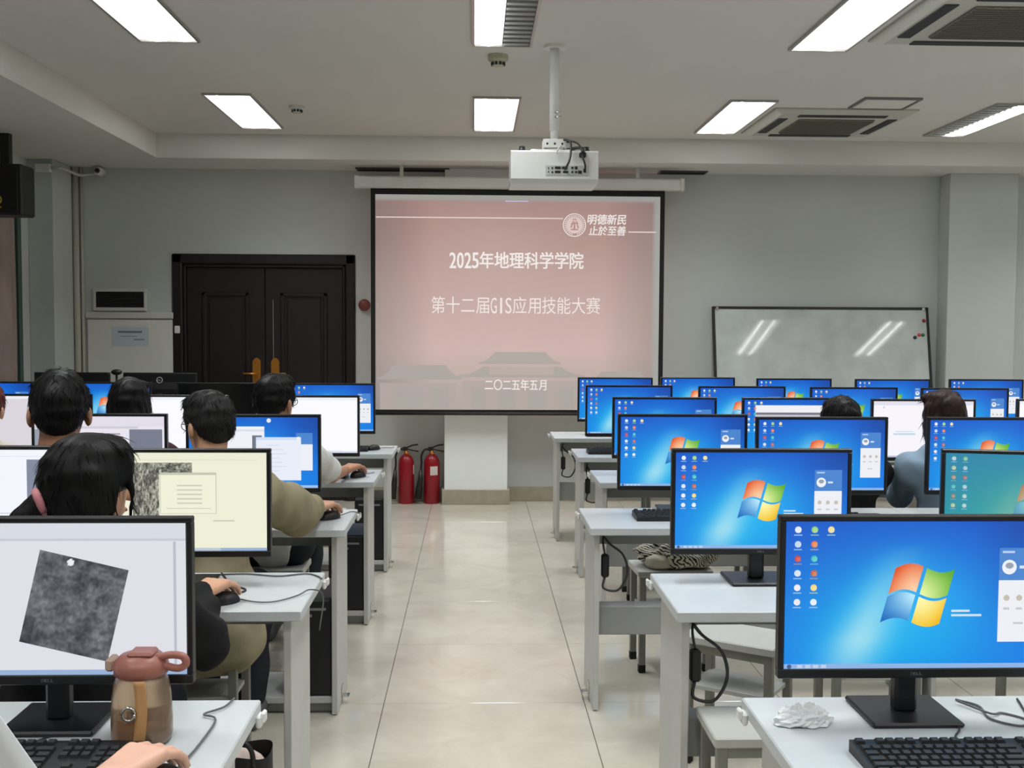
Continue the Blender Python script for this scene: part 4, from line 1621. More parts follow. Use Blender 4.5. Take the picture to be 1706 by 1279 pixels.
# ------------------------------------------------------------------ drinking bottle
bt = empty('drinking_bottle', (-.612, 1.985, DESK_Z), 0, 'translucent brown drinking bottle with pinkish brown lid and carry strap', 'bottle')
M_bot = mat('smoky_amber_plastic', (214, 182, 150), .2, var=.05, trans=.78, spec=.5)
M_lid = mat('pinkish_brown_plastic', (156, 98, 86), .4, var=.05)
MB().lathe([(.044, .0), (.055, .004), (.059, .02), (.059, .05), (.057, .1), (.052, .135), (.045, .15), (.042, .155)], 32).build('bottle_body', M_bot, bt)
MB().lathe([(.039, .007), (.052, .012), (.054, .03), (.0535, .062)], 32).build('tea', mat('tea', (150, 96, 50), .05, trans=.8), bt)
ld_ = MB().lathe([(.047, .148), (.052, .152), (.053, .168), (.05, .178), (.04, .19), (.02, .196), (.001, .197)], 32).build('lid', M_lid, bt)
MB().tube(smooth_path([(.035, -.01, .185), (.06, -.01, .192), (.085, -.01, .188), (.09, -.01, .172), (.075, -.01, .163), (.045, -.01, .17)]), .008, 8).build('carry_loop', M_lid, ld_)
MB().box(-.066, -.048, -.02, .02, .158, .186, .005).build('spout_cap', mat('tan_plastic', (176, 150, 130), .4), ld_)
MB().box(-.02, .03, -.03, .02, .19, .202, .005).build('lid_hinge', M_lid, ld_)
st_ = MB()
st_.grid(lambda u, v: (.012 + .022 * (u - .5) + .006 * sin(v * 3), -.0625 - .003 * sin(v * 5), .02 + .13 * v), 3, 14)
so = st_.build('strap', mat('tan_strap', (186, 140, 92), .7), bt)
so.modifiers.new('t', 'SOLIDIFY').thickness = .003
MB().tube([(-.005 + .012 * cos(a), -.067, .085 + .014 * sin(a)) for a in np.linspace(0, 2 * pi, 16)], .003, 6).build('strap_ring', M_chrome, bt)

bt.scale = (.93, .93, .86)
# white sheet standing at the near corner of the left desk
sh = MB()
sh.grid(lambda u, v: (-1.02 + (.365 - .18 * v) * u, 1.765 - .04 * u + .015 * sin(u * 4) + .03 * v, DESK_Z + .002 + .24 * v), 8, 6)
o = sh.build('paper_sheet', M_paper)
o.modifiers.new('t', 'SOLIDIFY').thickness = .0015
tag(o, 'white sheet propped up at the bottom corner beside the keyboard', 'paper')

# ------------------------------------------------------------------ striped bag on a stool, black bag on another
bgm = bpy.data.materials.new('zebra_cloth')
bgm.use_nodes = True
nt = bgm.node_tree
wv = nt.nodes.new('ShaderNodeTexWave')
wv.inputs['Scale'].default_value = 34
wv.inputs['Distortion'].default_value = 5
wv.inputs['Detail'].default_value = 2
wv.inputs['Detail Scale'].default_value = 1.2
wv.bands_direction = 'DIAGONAL'
tcn = nt.nodes.new('ShaderNodeTexCoord')
nt.links.new(tcn.outputs['Object'], wv.inputs['Vector'])
rp = nt.nodes.new('ShaderNodeValToRGB')
rp.color_ramp.interpolation = 'CONSTANT'
rp.color_ramp.elements[0].color = (*L3((206, 200, 186)), 1)
rp.color_ramp.elements[1].position = .62
rp.color_ramp.elements[1].color = (*L3((34, 33, 32)), 1)
nt.links.new(wv.outputs['Fac'], rp.inputs['Fac'])
nt.links.new(rp.outputs['Color'], nt.nodes['Principled BSDF'].inputs['Base Color'])
nt.nodes['Principled BSDF'].inputs['Roughness'].default_value = .85


def lump(sx, sy, sz, seed, amp=.12, nu=48, nv=20):
    r = np.random.default_rng(seed)
    ph = r.random(6) * 6

    def P(u, v):
        a = 2 * pi * u
        t = -pi / 2 + pi * v
        k = 1 + amp * (sin(3 * a + ph[0]) * .6 + sin(5 * a + 4 * t + ph[1]) * .5 + sin(9 * a - 5 * t + ph[2]) * .35 + sin(7 * t + ph[3]) * .3)
        c = cos(t) ** .55 if cos(t) > 0 else 0
        x, y, z = sx * k * c * cos(a), sy * k * c * sin(a), sz * (sin(t) * (1 + amp * .5 * sin(4 * a + ph[4])))
        return (x, y, max(z, -sz * .92) + sz * .92)
    b = MB()
    b.grid(P, nu, nv)
    return b


bg = empty('striped_bag', (.91, 4.70, .448), 0, 'black and white zebra striped cloth bag lying on a stool', 'bag')
lump(.175, .11, .064, 4, .16).build('bag_body', bgm, bg)
MB().tube(smooth_path([(-.12, -.06, .07), (-.06, -.08, .1), (.02, -.09, .095), (.08, -.08, .07), (.11, -.06, .05)]), .008, 6).build('bag_handle', bgm, bg)
lump(.06, .05, .035, 9, .1, 24, 12).build('bag_corner', mat('cream_cloth', (196, 190, 172), .9), bg, (-.1, -.05, 0))
bb = empty('black_bag', (-.625, 2.80, 0), 0, 'black tote bag with loop handle standing on the floor beside the aisle', 'bag')
M_nyl = mat('black_nylon', (14, 14, 15), .6, bump=.3)
bag = MB()


def bagp(u, v):
    a = 2 * pi * u
    k = 1 - .12 * v + .04 * sin(3 * a + 5 * v)
    return (.115 * k * cos(a) * (abs(cos(a)) + .001) ** -.3, .055 * k * sin(a) * (abs(sin(a)) + .001) ** -.3, .39 * v + .01 * sin(2 * a) * v)


bag.grid(bagp, 40, 10)
bo_ = bag.build('bag_body', M_nyl, bb)
MB().lathe([(.001, .004), (.1, .004)], 24, caps=False).build('bag_bottom', M_nyl, bb).scale = (1, .5, 1)
bl = MB().ball((0, 0, .35), (.085, .036, .045)).build('bag_content', mat('pale_pink_cloth', (206, 186, 178), .9), bb)
MB().tube(smooth_path([(-.05, -.045, .35), (-.045, -.045, .41), (.0, -.045, .442), (.05, -.045, .41), (.06, -.045, .35)]), .007, 6).build('bag_handle', M_black, bb)

# ------------------------------------------------------------------ people: smooth-blended bodies meshed with surface nets
class Field:
    def __init__(s, lo, hi, h):
        s.h = h
        s.o = np.array(lo, np.float32)
        s.n = np.ceil((np.array(hi) - np.array(lo)) / h).astype(int) + 1
        s.D = np.full(tuple(s.n), .08, np.float32)

    def _sub(s, lo, hi):
        a = np.maximum(np.floor((np.array(lo) - s.o) / s.h).astype(int), 0)
        b = np.minimum(np.ceil((np.array(hi) - s.o) / s.h).astype(int) + 1, s.n)
        if np.any(b <= a):
            return None, None
        ax = [s.o[i] + s.h * np.arange(a[i], b[i], dtype=np.float32) for i in range(3)]
        return tuple(slice(a[i], b[i]) for i in range(3)), (ax[0][:, None, None], ax[1][None, :, None], ax[2][None, None, :])

    def _join(s, sl, d, k, cut=False):
        D = s.D[sl]
        if cut:
            s.D[sl] = np.maximum(D, -d)
        elif k <= 0:
            s.D[sl] = np.minimum(D, d)
        else:
            hh = np.clip(.5 + .5 * (D - d) / k, 0, 1)
            s.D[sl] = D * (1 - hh) + d * hh - k * hh * (1 - hh)

    def cap(s, p, q, r0, r1=None, k=.02):
        r1 = r0 if r1 is None else r1
        p, q = np.array(p, np.float32), np.array(q, np.float32)
        m = max(r0, r1) + k + .03
        sl, g = s._sub(np.minimum(p, q) - m, np.maximum(p, q) + m)
        if sl is None:
            return
        ab = q - p
        L = max(float(ab @ ab), 1e-9)
        t = np.clip(((g[0] - p[0]) * ab[0] + (g[1] - p[1]) * ab[1] + (g[2] - p[2]) * ab[2]) / L, 0, 1)
        d = np.sqrt((g[0] - p[0] - t * ab[0]) ** 2 + (g[1] - p[1] - t * ab[1]) ** 2 + (g[2] - p[2] - t * ab[2]) ** 2) - (r0 + (r1 - r0) * t)
        s._join(sl, d, k)

    def ell(s, c, r, R=None, k=.02, cut=False):
        c, r = np.array(c, np.float32), np.array(r, np.float32)
        m = float(r.max()) + k + .03
        sl, g = s._sub(c - m, c + m)
        if sl is None:
            return
        x, y, z = g[0] - c[0], g[1] - c[1], g[2] - c[2]
        if R is not None:
            R = np.array(R, np.float32)
            x, y, z = (R[0, 0] * x + R[1, 0] * y + R[2, 0] * z, R[0, 1] * x + R[1, 1] * y + R[2, 1] * z, R[0, 2] * x + R[1, 2] * y + R[2, 2] * z)
        k0 = np.sqrt((x / r[0]) ** 2 + (y / r[1]) ** 2 + (z / r[2]) ** 2)
        k1 = np.sqrt((x / r[0] ** 2) ** 2 + (y / r[1] ** 2) ** 2 + (z / r[2] ** 2) ** 2) + 1e-6
        s._join(sl, k0 * (k0 - 1) / k1, k, cut)

    def noise(s, amp, f, seed=0):
        g = [s.o[i] + s.h * np.arange(s.n[i], dtype=np.float32) for i in range(3)]
        r = np.random.default_rng(seed)
        acc = np.zeros(tuple(s.n), np.float32)
        for i in range(4):
            kv = r.normal(size=3) * f
            kv2 = r.normal(size=3) * f * .6
            ph = r.random(2) * 6
            acc += np.sin(g[0][:, None, None] * kv[0] + g[1][None, :, None] * kv[1] + g[2][None, None, :] * kv[2] + ph[0]
                          + 1.3 * np.sin(g[0][:, None, None] * kv2[0] + g[1][None, :, None] * kv2[1] + g[2][None, None, :] * kv2[2] + ph[1]))
        s.D += amp * acc / 2

    def mesh(s, name, m):
        D, h = s.D, s.h
        D[0], D[-1], D[:, 0], D[:, -1], D[:, :, 0], D[:, :, -1] = [np.maximum(x, 1e-3) for x in (D[0], D[-1], D[:, 0], D[:, -1], D[:, :, 0], D[:, :, -1])]
        S = D < 0
        cnt = np.zeros(tuple(s.n - 1), np.int8)
        for dx in (0, 1):
            for dy in (0, 1):
                for dz in (0, 1):
                    cnt += S[dx:s.n[0] - 1 + dx, dy:s.n[1] - 1 + dy, dz:s.n[2] - 1 + dz]
        idx = np.argwhere((cnt > 0) & (cnt < 8))
        cor = np.array([(a, b, c) for a in (0, 1) for b in (0, 1) for c in (0, 1)])
        vals = np.stack([D[idx[:, 0] + c[0], idx[:, 1] + c[1], idx[:, 2] + c[2]] for c in cor], 1)
        acc = np.zeros((len(idx), 3))
        num = np.zeros(len(idx))
        for a in range(8):
            for b in range(a + 1, 8):
                if np.abs(cor[a] - cor[b]).sum() != 1:
                    continue
                va, vb = vals[:, a], vals[:, b]
                x = (va < 0) != (vb < 0)
                t = np.where(x, va / np.where(x, va - vb, 1), 0)
                acc += np.where(x[:, None], cor[a] + (cor[b] - cor[a]) * t[:, None], 0)
                num += x
        verts = (idx + acc / num[:, None]) * h + s.o
        vid = np.full(tuple(s.n - 1), -1, np.int32)
        vid[idx[:, 0], idx[:, 1], idx[:, 2]] = np.arange(len(idx))
        quads = []
        for ax in range(3):
            sl0, sl1 = [slice(1, -1)] * 3, [slice(1, -1)] * 3
            sl0[ax], sl1[ax] = slice(0, -1), slice(1, None)
            A, B = S[tuple(sl0)], S[tuple(sl1)]
            e = np.argwhere(A != B)
            if not len(e):
                continue
            inside = A[e[:, 0], e[:, 1], e[:, 2]]
            off = np.ones(3, int)
            off[ax] = 0
            e = e + off
            u, v = (ax + 1) % 3, (ax + 2) % 3
            q = []
            for du, dv in ((-1, -1), (0, -1), (0, 0), (-1, 0)):
                c = e.copy()
                c[:, u] += du
                c[:, v] += dv
                q.append(vid[c[:, 0], c[:, 1], c[:, 2]])
            q = np.stack(q, 1)
            q[~inside] = q[~inside][:, ::-1]
            quads.append(q)
        Q = np.concatenate(quads)
        me = bpy.data.meshes.new(name)
        me.vertices.add(len(verts))
        me.vertices.foreach_set('co', verts.astype(np.float32).ravel())
        me.loops.add(Q.size)
        me.loops.foreach_set('vertex_index', Q.ravel().astype(np.int32))
        me.polygons.add(len(Q))
        me.polygons.foreach_set('loop_start', np.arange(0, Q.size, 4, dtype=np.int32))
        me.polygons.foreach_set('use_smooth', np.ones(len(Q), bool))
        me.update(calc_edges=True)
        me.materials.append(m)
        return me


def V3(*a):
    return np.array(a, float)


def rotz(a):
    return np.array([[cos(a), -sin(a), 0], [sin(a), cos(a), 0], [0, 0, 1]])


def rotx(a):
    return np.array([[1, 0, 0], [0, cos(a), -sin(a)], [0, sin(a), cos(a)]])


def roty(a):
    return np.array([[cos(a), 0, sin(a)], [0, 1, 0], [-sin(a), 0, cos(a)]])


def ik(S, W, l1, l2, pole):
    d = W - S
    L = np.linalg.norm(d)
    if L > (l1 + l2) * .985:
        k = L / ((l1 + l2) * .985)
        l1, l2 = l1 * k, l2 * k
    u = d / L
    a = (l1 * l1 - l2 * l2 + L * L) / (2 * L)
    h = sqrt(max(l1 * l1 - a * a, 1e-6))
    p = pole - (pole @ u) * u
    p = p / np.linalg.norm(p)
    return S + u * a + p * h


def hand_prims(W, fw, side, curl=.25, sc=1.12):
    """list of capsules of a palm-down hand: W wrist, fw direction of the fingers, side +1 right hand"""
    f = fw / np.linalg.norm(fw)
    up = np.array((0, 0, 1.))
    r = np.cross(f, up)
    r /= np.linalg.norm(r)
    up = np.cross(r, f)
    out = []
    pts = []

    def P(a, b, c):
        return W + (f * a + r * (b * side) + up * c) * sc
    # palm
    for b0, b1 in ((-.024, -.027), (-.009, -.009), (.008, .01), (.021, .026)):
        out.append((P(.0, b0 * .7, 0), P(.075, b1, .012), .014, .0125, .012))
    lens = ((-.028, .036, .024, .019), (-.0095, .041, .027, .02), (.0095, .038, .025, .019), (.027, .029, .019, .017))
    for i, (b, l1, l2, l3) in enumerate(lens):
        a0 = P(.078, b, .012)
        t1, t2, t3 = -.15 - curl * .35, -.5 - curl * .7, -.8 - curl * .9
        spread = b * .9
        d1 = (cos(t1), sin(t1))
        p1 = a0 + (f * d1[0] + r * (side * spread * 4.5) + up * d1[1]) * (l1 * sc)
        p2 = p1 + (f * cos(t2) + r * (side * spread * 2.5) + up * sin(t2)) * (l2 * sc)
        p3 = p2 + (f * cos(t3) + up * sin(t3)) * (l3 * sc)
        rr = .0088 if i < 3 else .0076
        out += [(a0, p1, rr + .0008, rr, .006), (p1, p2, rr, rr - .0006, .002), (p2, p3, rr - .0006, rr - .0018, .002)]
    # thumb leaves the side of the palm near its base
    q0 = P(.018, -.02, -.004)
    q1 = P(.05, -.045, -.012)
    q2 = P(.078, -.05, -.02)
    q3 = P(.1, -.046, -.026)
    out += [(q0, q1, .014, .0115, .01), (q1, q2, .011, .0095, .003), (q2, q3, .0095, .0075, .002)]
    return [(p, q, a * 1.06, b * 1.06, k) for p, q, a, b, k in out]


M_skin = mat('skin', (198, 150, 122), .5, var=.06, scale=30, bump=.05)
M_skin2 = mat('skin_tan', (176, 124, 96), .5, var=.06, scale=30, bump=.05)
M_eye = mat('eye_white', (228, 224, 220), .2)
M_iris = mat('dark_iris', (26, 18, 14), .2)
M_lip = mat('lip', (168, 96, 88), .5)
M_lens = mat('spectacle_lens', (200, 205, 205), .05, trans=.9)


def hairmat(name, col):
    return mat(name, col, .5, var=.35, scale=40, stretch=(1, 1, .12), bump=.5, bscale=220, spec=.18)


M_hair = hairmat('black_hair', (15, 14, 15))
M_hair2 = hairmat('dark_brown_hair', (44, 30, 26))
M_hair3 = hairmat('reddish_hair', (92, 44, 42))


def cloth(name, col):
    return mat(name, col, .85, var=.08, scale=14, bump=.35, bscale=300, spec=.2)


def person(label, head, hyaw=0.0, hpitch=0.0, hs=1.0, hair='short', hairm=None, skin=None, shirt=None, trousers=None, sleeve='long', rhand=None, lhand=None,
           rdir=None, ldir=None, hip=None, glasses=False, res=.006, coat=False, wide=1.0, feet=None, rpole=None, collar=False, tuck=False, arm=1.0):
    """head: crown (x, y, z of the top of the hair)"""
    skin = skin or M_skin
    hairm = hairm or M_hair
    root = empty('person', (head[0], head[1] - .1, 0), 0, label, 'person')
    O = V3(head[0], head[1] - .1, 0)
    RH = rotz(hyaw) @ rotx(hpitch)
    hc = V3(head[0], head[1], head[2] - .118 * hs) - O

    def HP(x, y, z):
        return hc + RH @ (V3(x, y, z) * hs)
    neck = hc + V3(0, -.045, -.165)
    hipc = (V3(*hip) - O) if hip else V3(0, -.05, .545)
    hipc = V3(hipc[0], hipc[1], .545)
    chest = neck * .55 + hipc * .45 + V3(0, .0, .02)
    up_t = neck - V3(0, .005, .06)
    sw = .165 * wide
    Ss = {1: neck + V3(sw, 0, -.075), -1: neck + V3(-sw, 0, -.075)}
    hands = {1: rhand, -1: lhand}
    dirs = {1: rdir or (0, 1, 0), -1: ldir or (0, 1, 0)}
    W, E, HD = {}, {}, {}
    for sd in (1, -1):
        h_ = hands[sd]
        hd = V3(*dirs[sd])
        hd /= np.linalg.norm(hd)
        HD[sd] = hd
        if h_ is None:      # resting on the thigh
            W[sd] = hipc + V3(.11 * sd, .28, .1)
        else:
            W[sd] = V3(*h_) - O - hd * .09 + V3(0, 0, .012)
        E[sd] = ik(Ss[sd], W[sd], .285 * arm, .25 * arm, (V3(.12 * sd, -.3, -.9) if (tuck or sd < 0) else V3(.55 * sd, -.45, -.75)) if not (rpole and sd == 1) else V3(*rpole))
    knee = {sd: hipc + V3(.10 * sd, .40, -.035) for sd in (1, -1)}
    ank = {sd: V3(knee[sd][0] * .9, knee[sd][1] - .04, .09) for sd in (1, -1)}
    if feet:
        for sd in (1, -1):
            ank[sd] = V3(*feet[sd]) - O
    toe = {sd: V3(ank[sd][0], ank[sd][1] + .15, .035) for sd in (1, -1)}

    # ---- body (one continuous surface)
    allp = np.array([hc + V3(0, 0, .15), hc + V3(0, .14, 0), hc - V3(0, .14, 0), neck + V3(.25, .1, 0), neck - V3(.25, .14, 0), hipc + V3(.2, -.16, 0), hipc - V3(.2, .16, 0), *E.values(), *W.values(),
                     W[1] + HD[1] * .2, W[-1] + HD[-1] * .2, *knee.values(), *ank.values(), *toe.values()])
    lo, hi = allp.min(0) - .09, allp.max(0) + .09
    lo[2] = -.02
    B = Field(lo, hi, res)
    B.cap(hipc + V3(-.06, 0, 0), hipc + V3(.06, 0, 0), .095, k=.03)
    B.cap(hipc, chest, .105, .105, .05)
    B.ell(chest + V3(0, 0, .05), (.135 * wide, .095, .16), k=.05)
    B.cap(Ss[1] * .9 + up_t * .1, Ss[-1] * .9 + up_t * .1, .05, k=.05)
    for sd in (1, -1):
        B.cap(Ss[sd], E[sd], .046, .037, .03)
        B.cap(E[sd], W[sd], .037, .024, .01)
        B.cap(hipc + V3(.09 * sd, 0, 0), knee[sd], .075, .052, .03)
        B.cap(knee[sd], ank[sd], .05, .034, .02)
        B.cap(ank[sd], toe[sd], .033, .026, .02)
        for p, q, r0, r1, k in hand_prims(W[sd], HD[sd], sd):
            B.cap(p, q, r0, r1, k)
    B.cap(neck - V3(0, 0, .04), HP(0, -.02, -.06), .058 * hs, .052 * hs, .03)
    B.ell(HP(0, -.012, .02), V3(.07, .09, .09) * hs, RH, .02)
    B.ell(HP(0, .028, -.035), V3(.056, .06, .075) * hs, RH, .03)
    B.ell(HP(0, .058, -.092), V3(.022, .02, .018) * hs, RH, .03)
    B.cap(HP(0, .086, .0), HP(0, .102, -.03), .007, .011, .012)
    for sd in (1, -1):
        if hair == 'short':
            B.ell(HP(.077 * sd, -.008, -.02), V3(.0105, .019, .03) * hs, RH @ rotz(.35 * sd), .006)
        B.ell(HP(.03 * sd, .074, .012), V3(.02, .012, .008) * hs, RH, .012)
    B.ell(HP(0, .082, -.06), V3(.022, .01, .008) * hs, RH, .008)
    body = put('body', B.mesh('body', skin), root)
    # eyes, lips
    for sd in (1, -1):
        e = MB().ball((0, 0, 0), (.012, .012, .010), 12, 8).build('eye', M_eye, body, HP(.03 * sd, .073, -.002))
    MB().ball((0, 0, 0), (.02, .006, .006), 12, 6).build('lips', M_lip, body, HP(0, .089, -.06), (0, 0, hyaw))

    # ---- clothes
    sh_lo, sh_hi = lo.copy(), hi.copy()
    sh_lo[2] = .34
    sh_hi[2] = neck[2] + .08
    Fs = Field(sh_lo, sh_hi, .0075)
    kk = 1.22 if coat else 1.0
    if coat:
        Fs.ell(hipc + V3(0, .02, -.02), (.21, .19, .17), k=.05)
        Fs.cap(hipc + V3(-.1, -.04, -.1), hipc + V3(.1, -.04, -.1), .12, k=.06)
    else:
        Fs.cap(hipc + V3(-.06, 0, .03), hipc + V3(.06, 0, .03), .118, k=.04)
    Fs.cap(hipc, chest, .125 * kk, .13 * kk, .06)
    Fs.ell(chest + V3(0, -.005, .05), (.168 * wide * (1.08 if coat else 1), .12 * kk, .18), k=.05)
    Fs.cap(Ss[1] * .92 + up_t * .08, Ss[-1] * .92 + up_t * .08, .068 * (1.08 if coat else 1), k=.05)
    Fs.cap(up_t, neck + V3(0, .004, .005), .075, .066, .03)
    if collar:
        for a in np.linspace(-2.6, 2.6, 16):
            Fs.cap(neck + V3(.062 * sin(a), -.055 * cos(a) + .01, .02), neck + V3(.064 * sin(a + .3), -.058 * cos(a + .3) + .01, .03), .014, k=.012)
    for sd in (1, -1):
        sl = (.066, .056, .046) if not coat else (.085, .082, .06)
        if sleeve == 'long':
            Fs.cap(Ss[sd], E[sd], sl[0], sl[1], .035)
            we = E[sd] + (W[sd] - E[sd]) * (.86 if coat else .93)
            Fs.cap(E[sd], we, sl[1], sl[2] * .86, .02)
        else:
            e2 = Ss[sd] + (E[sd] - Ss[sd]) * .72
            Fs.cap(Ss[sd], e2, .064, .066, .035)
    Fs.noise(.006 if not coat else .007, 30, int(abs(head[0]) * 100))
    # neck opening and cuffs follow the body: carve a hollow around the neck
    Fs.ell(neck + V3(0, .012, .07), (.06, .06, .06), cut=True)
    put('coat' if coat else 'shirt', Fs.mesh('shirt', shirt), root)
    # trousers
    tl, th_ = lo.copy(), hi.copy()
    th_[2] = .72
    Ft = Field(tl, th_, .009)
    Ft.cap(hipc + V3(-.07, -.01, -.0), hipc + V3(.07, -.01, -.0), .108, k=.04)
    for sd in (1, -1):
        Ft.cap(hipc + V3(.09 * sd, 0, 0), knee[sd], .09, .07, .03)
        Ft.cap(knee[sd], ank[sd] + V3(0, 0, .03), .068, .058, .02)
    Ft.noise(.005, 22, 5)
    put('trousers', Ft.mesh('trousers', trousers or M_trou), root)
    for sd in (1, -1):
        sf = Field(ank[sd] + V3(-.1, -.12, -.1), toe[sd] + V3(.1, .12, .15), .007)
        sf.cap(V3(ank[sd][0], ank[sd][1] - .03, .045), V3(toe[sd][0], toe[sd][1], .038), .042, .038, .02)
        sf.cap(V3(ank[sd][0], ank[sd][1] - .02, .05), ank[sd] + V3(0, 0, .01), .044, .042, .02)
        sl = sf.D
        zz = sf.o[2] + sf.h * np.arange(sf.n[2])
        sf.D = np.maximum(sf.D, (.004 - zz)[None, None, :].astype(np.float32))
        put('shoe', sf.mesh('shoe', M_shoe), root)

    # ---- hair
    ext = .19 * hs
    H = Field(hc - V3(ext, ext + .06, .12 if hair == 'short' else .36), hc + V3(ext, ext, .17), .0045)
    H.ell(HP(0, -.012, .026), V3(.081, .101, .093) * hs, RH, .0)
    if hair == 'short':
        H.ell(HP(0, -.05, -.008), V3(.067, .053, .055) * hs, RH, .02)
        H.ell(HP(0, -.06, -.036), V3(.046, .032, .036) * hs, RH, .025)
        for sd in (1, -1):
            H.ell(HP(.062 * sd, .012, .02), V3(.016, .042, .04) * hs, RH, .015)
        H.ell(HP(0, .055, .082), V3(.056, .04, .028) * hs, RH, .04)
        H.ell(HP(0, .125, -.035), V3(.09, .085, .088) * hs, RH, cut=True)
        for sd in (1, -1):
            H.ell(HP(.085 * sd, -.002, -.035), V3(.03, .032, .042) * hs, RH, cut=True)
    elif hair == 'pony':
        H.ell(HP(0, -.045, -.02), V3(.074, .062, .078) * hs, RH, .03)
        H.ell(HP(-.064, .01, -.03), V3(.018, .05, .075) * hs, RH, .02)
        H.ell(HP(.066, -.012, -.025), V3(.02, .048, .075) * hs, RH, .025)
        H.cap(HP(.07, .03, .0), HP(.07, .035, -.11), .007, .0025, .01)
        H.ell(HP(0, .05, .078), V3(.05, .035, .025) * hs, RH, .05)
        H.ell(HP(0, .135, -.05), V3(.086, .088, .1) * hs, RH, cut=True)
        H.cap(HP(.05, .075, .05), HP(.058, .082, -.02), .009, .005, .02)
        H.cap(HP(.058, .082, -.02), HP(.05, .088, -.115), .006, .0025, .004)
        H.cap(HP(0, -.085, -.035), HP(-.005, -.11, -.045), .026, .022, .02)
        H.cap(HP(-.005, -.11, -.045), HP(-.015, -.135, -.10), .026, .032, .01)
        H.cap(HP(-.015, -.135, -.10), HP(-.02, -.14, -.2), .032, .018, .02)
    else:
        H.ell(HP(0, -.045, -.06), V3(.084, .062, .11) * hs, RH, .03)
        for sd in (1, -1):
            H.ell(HP(.07 * sd, .0, -.05), V3(.02, .05, .1) * hs, RH, .02)
        H.cap(HP(-.05, -.045, -.1), HP(-.055, -.04, -.19), .032, .02, .03)
        H.cap(HP(.05, -.045, -.1), HP(.055, -.04, -.19), .032, .02, .03)
        H.cap(HP(0, -.065, -.1), HP(0, -.06, -.2), .034, .024, .03)
        H.ell(HP(0, .06, .08), V3(.062, .045, .03) * hs, RH, .02)
        H.ell(HP(0, .135, -.06), V3(.074, .085, .12) * hs, RH, cut=True)
    H.noise(.0022, 60, 3)
    hme = H.mesh('hair', hairm)
    # locks: thin tapered strands lying on the surface, some standing off
    nv = len(hme.vertices)
    co = np.empty(nv * 3, np.float32)
    no = np.empty(nv * 3, np.float32)
    hme.vertices.foreach_get('co', co)
    hme.vertices.foreach_get('normal', no)
    co, no = co.reshape(-1, 3), no.reshape(-1, 3)
    crown = HP(.01, -.03, .12)
    rg = np.random.default_rng(int(abs(head[0] * 1000)))
    pick = rg.choice(nv, min(nv, 420 if hair != 'short' else 900), replace=False)
    vs, fs = [], []
    for i in pick:
        p, n = co[i], no[i]
        t = p - crown
        t = t - (t @ n) * n
        ln = np.linalg.norm(t)
        if ln < 1e-4:
            continue
        t /= ln
        t = t + rg.normal(size=3) * (.4 if hair == 'short' else .2)
        t = t - (t @ n) * n
        t /= np.linalg.norm(t) + 1e-9
        side = np.cross(n, t)
        Ls = ((.012 + .016 * rg.random()) if hair == 'short' else (.022 + .025 * rg.random())) * hs
        lift = .06 + (.5 * rg.random() ** 2 if hair == 'short' else .12 * rg.random())
        if hair == 'short' and (RH.T @ (p - hc))[2] < -.045:
            continue
        b0 = len(vs)
        for q in range(4):
            u = q / 3
            c = p - n * .0015 + t * (Ls * u) + n * (lift * Ls * u * (1 - u * .6)) - V3(0, 0, .15 * Ls * u * u)
            w_ = .0022 * (1 - .85 * u)
            vs += [c - side * w_, c + side * w_, c + n * (w_ * .9)]
        for q in range(3):
            for a, b in ((0, 1), (1, 2), (2, 0)):
                fs.append((b0 + q * 3 + a, b0 + q * 3 + b, b0 + q * 3 + 3 + b, b0 + q * 3 + 3 + a))
    hr = put('hair', hme, root)
    sm_ = bpy.data.meshes.new('hair_lock')
    sm_.from_pydata([tuple(v) for v in vs], [], fs)
    sm_.polygons.foreach_set('use_smooth', [True] * len(fs))
    sm_.materials.append(hairm)
    tag(put('hair_locks', sm_, hr), kind='stuff')
    if hair == 'pony':
        c = HP(-.004, -.106, -.044)
        ax = RH @ V3(-.02, -.06, -.03)
        tt = Vector(ax).normalized()
        a1 = tt.orthogonal().normalized()
        a2 = tt.cross(a1)
        MB().tube([Vector(c) + a1 * (.026 * cos(g)) + a2 * (.026 * sin(g)) for g in np.linspace(0, 2 * pi, 20)], .0095, 8).build('hair_tie', mat('pink_hair_tie', (204, 132, 140), .8), root)
    if glasses:
        g = MB()
        for sd in (1, -1):
            g.tube([HP(.033 * sd + .023 * cos(a), .094, -.002 + .019 * sin(a)) for a in np.linspace(0, 2 * pi, 18)], .0016, 5)
            g.tube([HP(.056 * sd, .092, .004), HP(.074 * sd, .06, .004), HP(.078 * sd, .0, .0), HP(.074 * sd, -.012, -.02)], .0016, 5)
        g.tube([HP(-.01, .095, .002), HP(.01, .095, .002)], .0016, 5)
        g.build('glasses', mat('dark_spectacle_frame', (60, 56, 54), .3), root)
    return root


M_trou = cloth('dark_trousers', (34, 36, 42))
M_shoe = mat('grey_shoe', (96, 98, 100), .7)
person('person with black ponytail and pink hair tie in black top, hand on mouse', (-.885, 2.50, 1.25), -.85, -.1, .98, 'pony', shirt=cloth('black_cotton', (20, 20, 23)),
       rhand=(-.705, 2.975, .765), rdir=(.35, 1, -.05), lhand=(-1.0, 2.98, .765), hip=(-.93, 2.42, 0), res=.005, wide=.92, rpole=(.5, -.1, -.9))
person('person in khaki coat with glasses and short black hair, hand on mouse', (-.912, 3.74, 1.275), .78, -.1, .96, 'short', shirt=cloth('khaki_wool', (142, 133, 108)),
       coat=True, glasses=True, rhand=(-.585, 4.29, .768), rdir=(.5, 1, -.05), lhand=(-1.0, 4.22, .765), hip=(-.92, 3.64, 0), res=.005, rpole=(.75, -.1, -.65), hairm=hairmat('greyish_black_hair', (30, 30, 30)), collar=True)
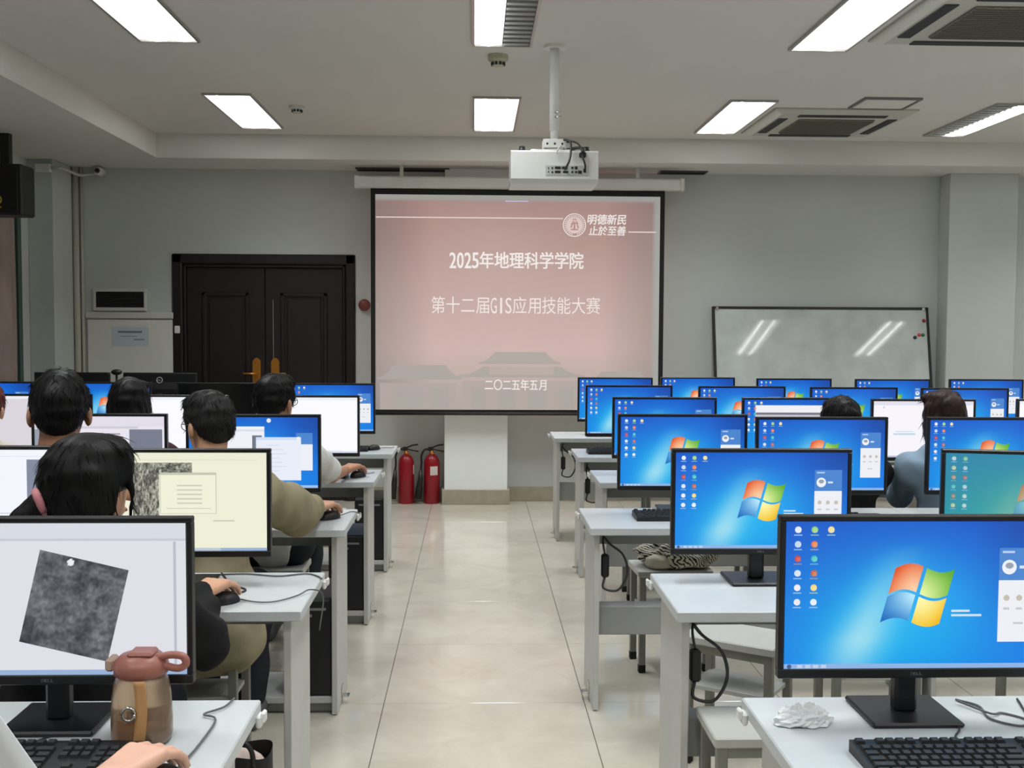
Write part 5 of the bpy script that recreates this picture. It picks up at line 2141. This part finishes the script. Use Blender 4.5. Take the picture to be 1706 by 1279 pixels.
person('person in white short sleeved shirt with glasses, hand on mouse', (-.892, 4.86, 1.285), -.38, -.05, 1.04, 'short', shirt=cloth('white_cotton', (214, 214, 212)),
       sleeve='short', glasses=True, rhand=(-.605, 5.48, .765), rdir=(.5, 1, -.02), lhand=(-1.0, 5.42, .765), hip=(-.89, 4.78, 0), skin=M_skin2, res=.005, rpole=(.25, .1, -1), arm=1.12)
person('person with short black hair and visible ears at the document screen', (-1.372, 3.62, 1.352), .3, -.02, 1.14, 'short', shirt=cloth('dark_grey_cotton', (58, 60, 66)),
       rhand=(-1.25, 4.2, .765), lhand=(-1.6, 4.2, .765), hip=(-1.38, 3.52, 0), skin=M_skin2, res=.006, tuck=True)
person('person with long black hair in dark maroon top before a white screen', (-1.528, 4.84, 1.268), -.1, -.1, 1.0, 'long', shirt=cloth('maroon_cotton', (58, 34, 42)),
       rhand=(-1.3, 5.44, .765), lhand=(-1.72, 5.44, .765), hip=(-1.53, 4.75, 0), res=.007)
person('person with reddish hair in cream shirt at the picture edge', (-2.165, 4.84, 1.245), .1, -.1, 1.0, 'short', hairm=M_hair3, shirt=cloth('cream_cotton', (206, 198, 184)),
       rhand=(-2.0, 5.44, .765), lhand=(-2.3, 5.44, .765), hip=(-2.17, 4.75, 0), res=.007)
person('person with dark brown hair in blue denim shirt, right of the aisle', (2.172, 4.92, 1.222), .25, -.1, 1.02, 'long', hairm=M_hair2, shirt=cloth('blue_denim', (130, 152, 172)),
       rhand=(2.45, 5.42, .765), lhand=(2.12, 5.42, .765), hip=(2.2, 4.86, 0), res=.007, wide=1.05, collar=True)
person('person with short black hair in black top, right of the aisle', (1.708, 4.96, 1.185), 0, -.15, 1.06, 'short', shirt=cloth('black_jersey', (24, 24, 26)),
       rhand=(1.78, 5.42, .765), lhand=(1.55, 5.42, .765), hip=(1.7, 4.88, 0), res=.007, tuck=True, wide=.95)
person('person at the nearest left desk whose hand rests near the bottle', (-1.0, 1.32, 1.24), 0, -.1, 1.0, 'short', shirt=cloth('grey_jersey', (120, 122, 126)),
       sleeve='short', rhand=(-.535, 1.765, .772), rdir=(.45, 1, -.02), lhand=(-1.1, 1.82, .765), hip=(-1.0, 1.24, 0), res=.005, rpole=(.2, -.2, -.9), skin=mat('skin_pale', (214, 168, 146), .5, var=.05, scale=30, bump=.05))
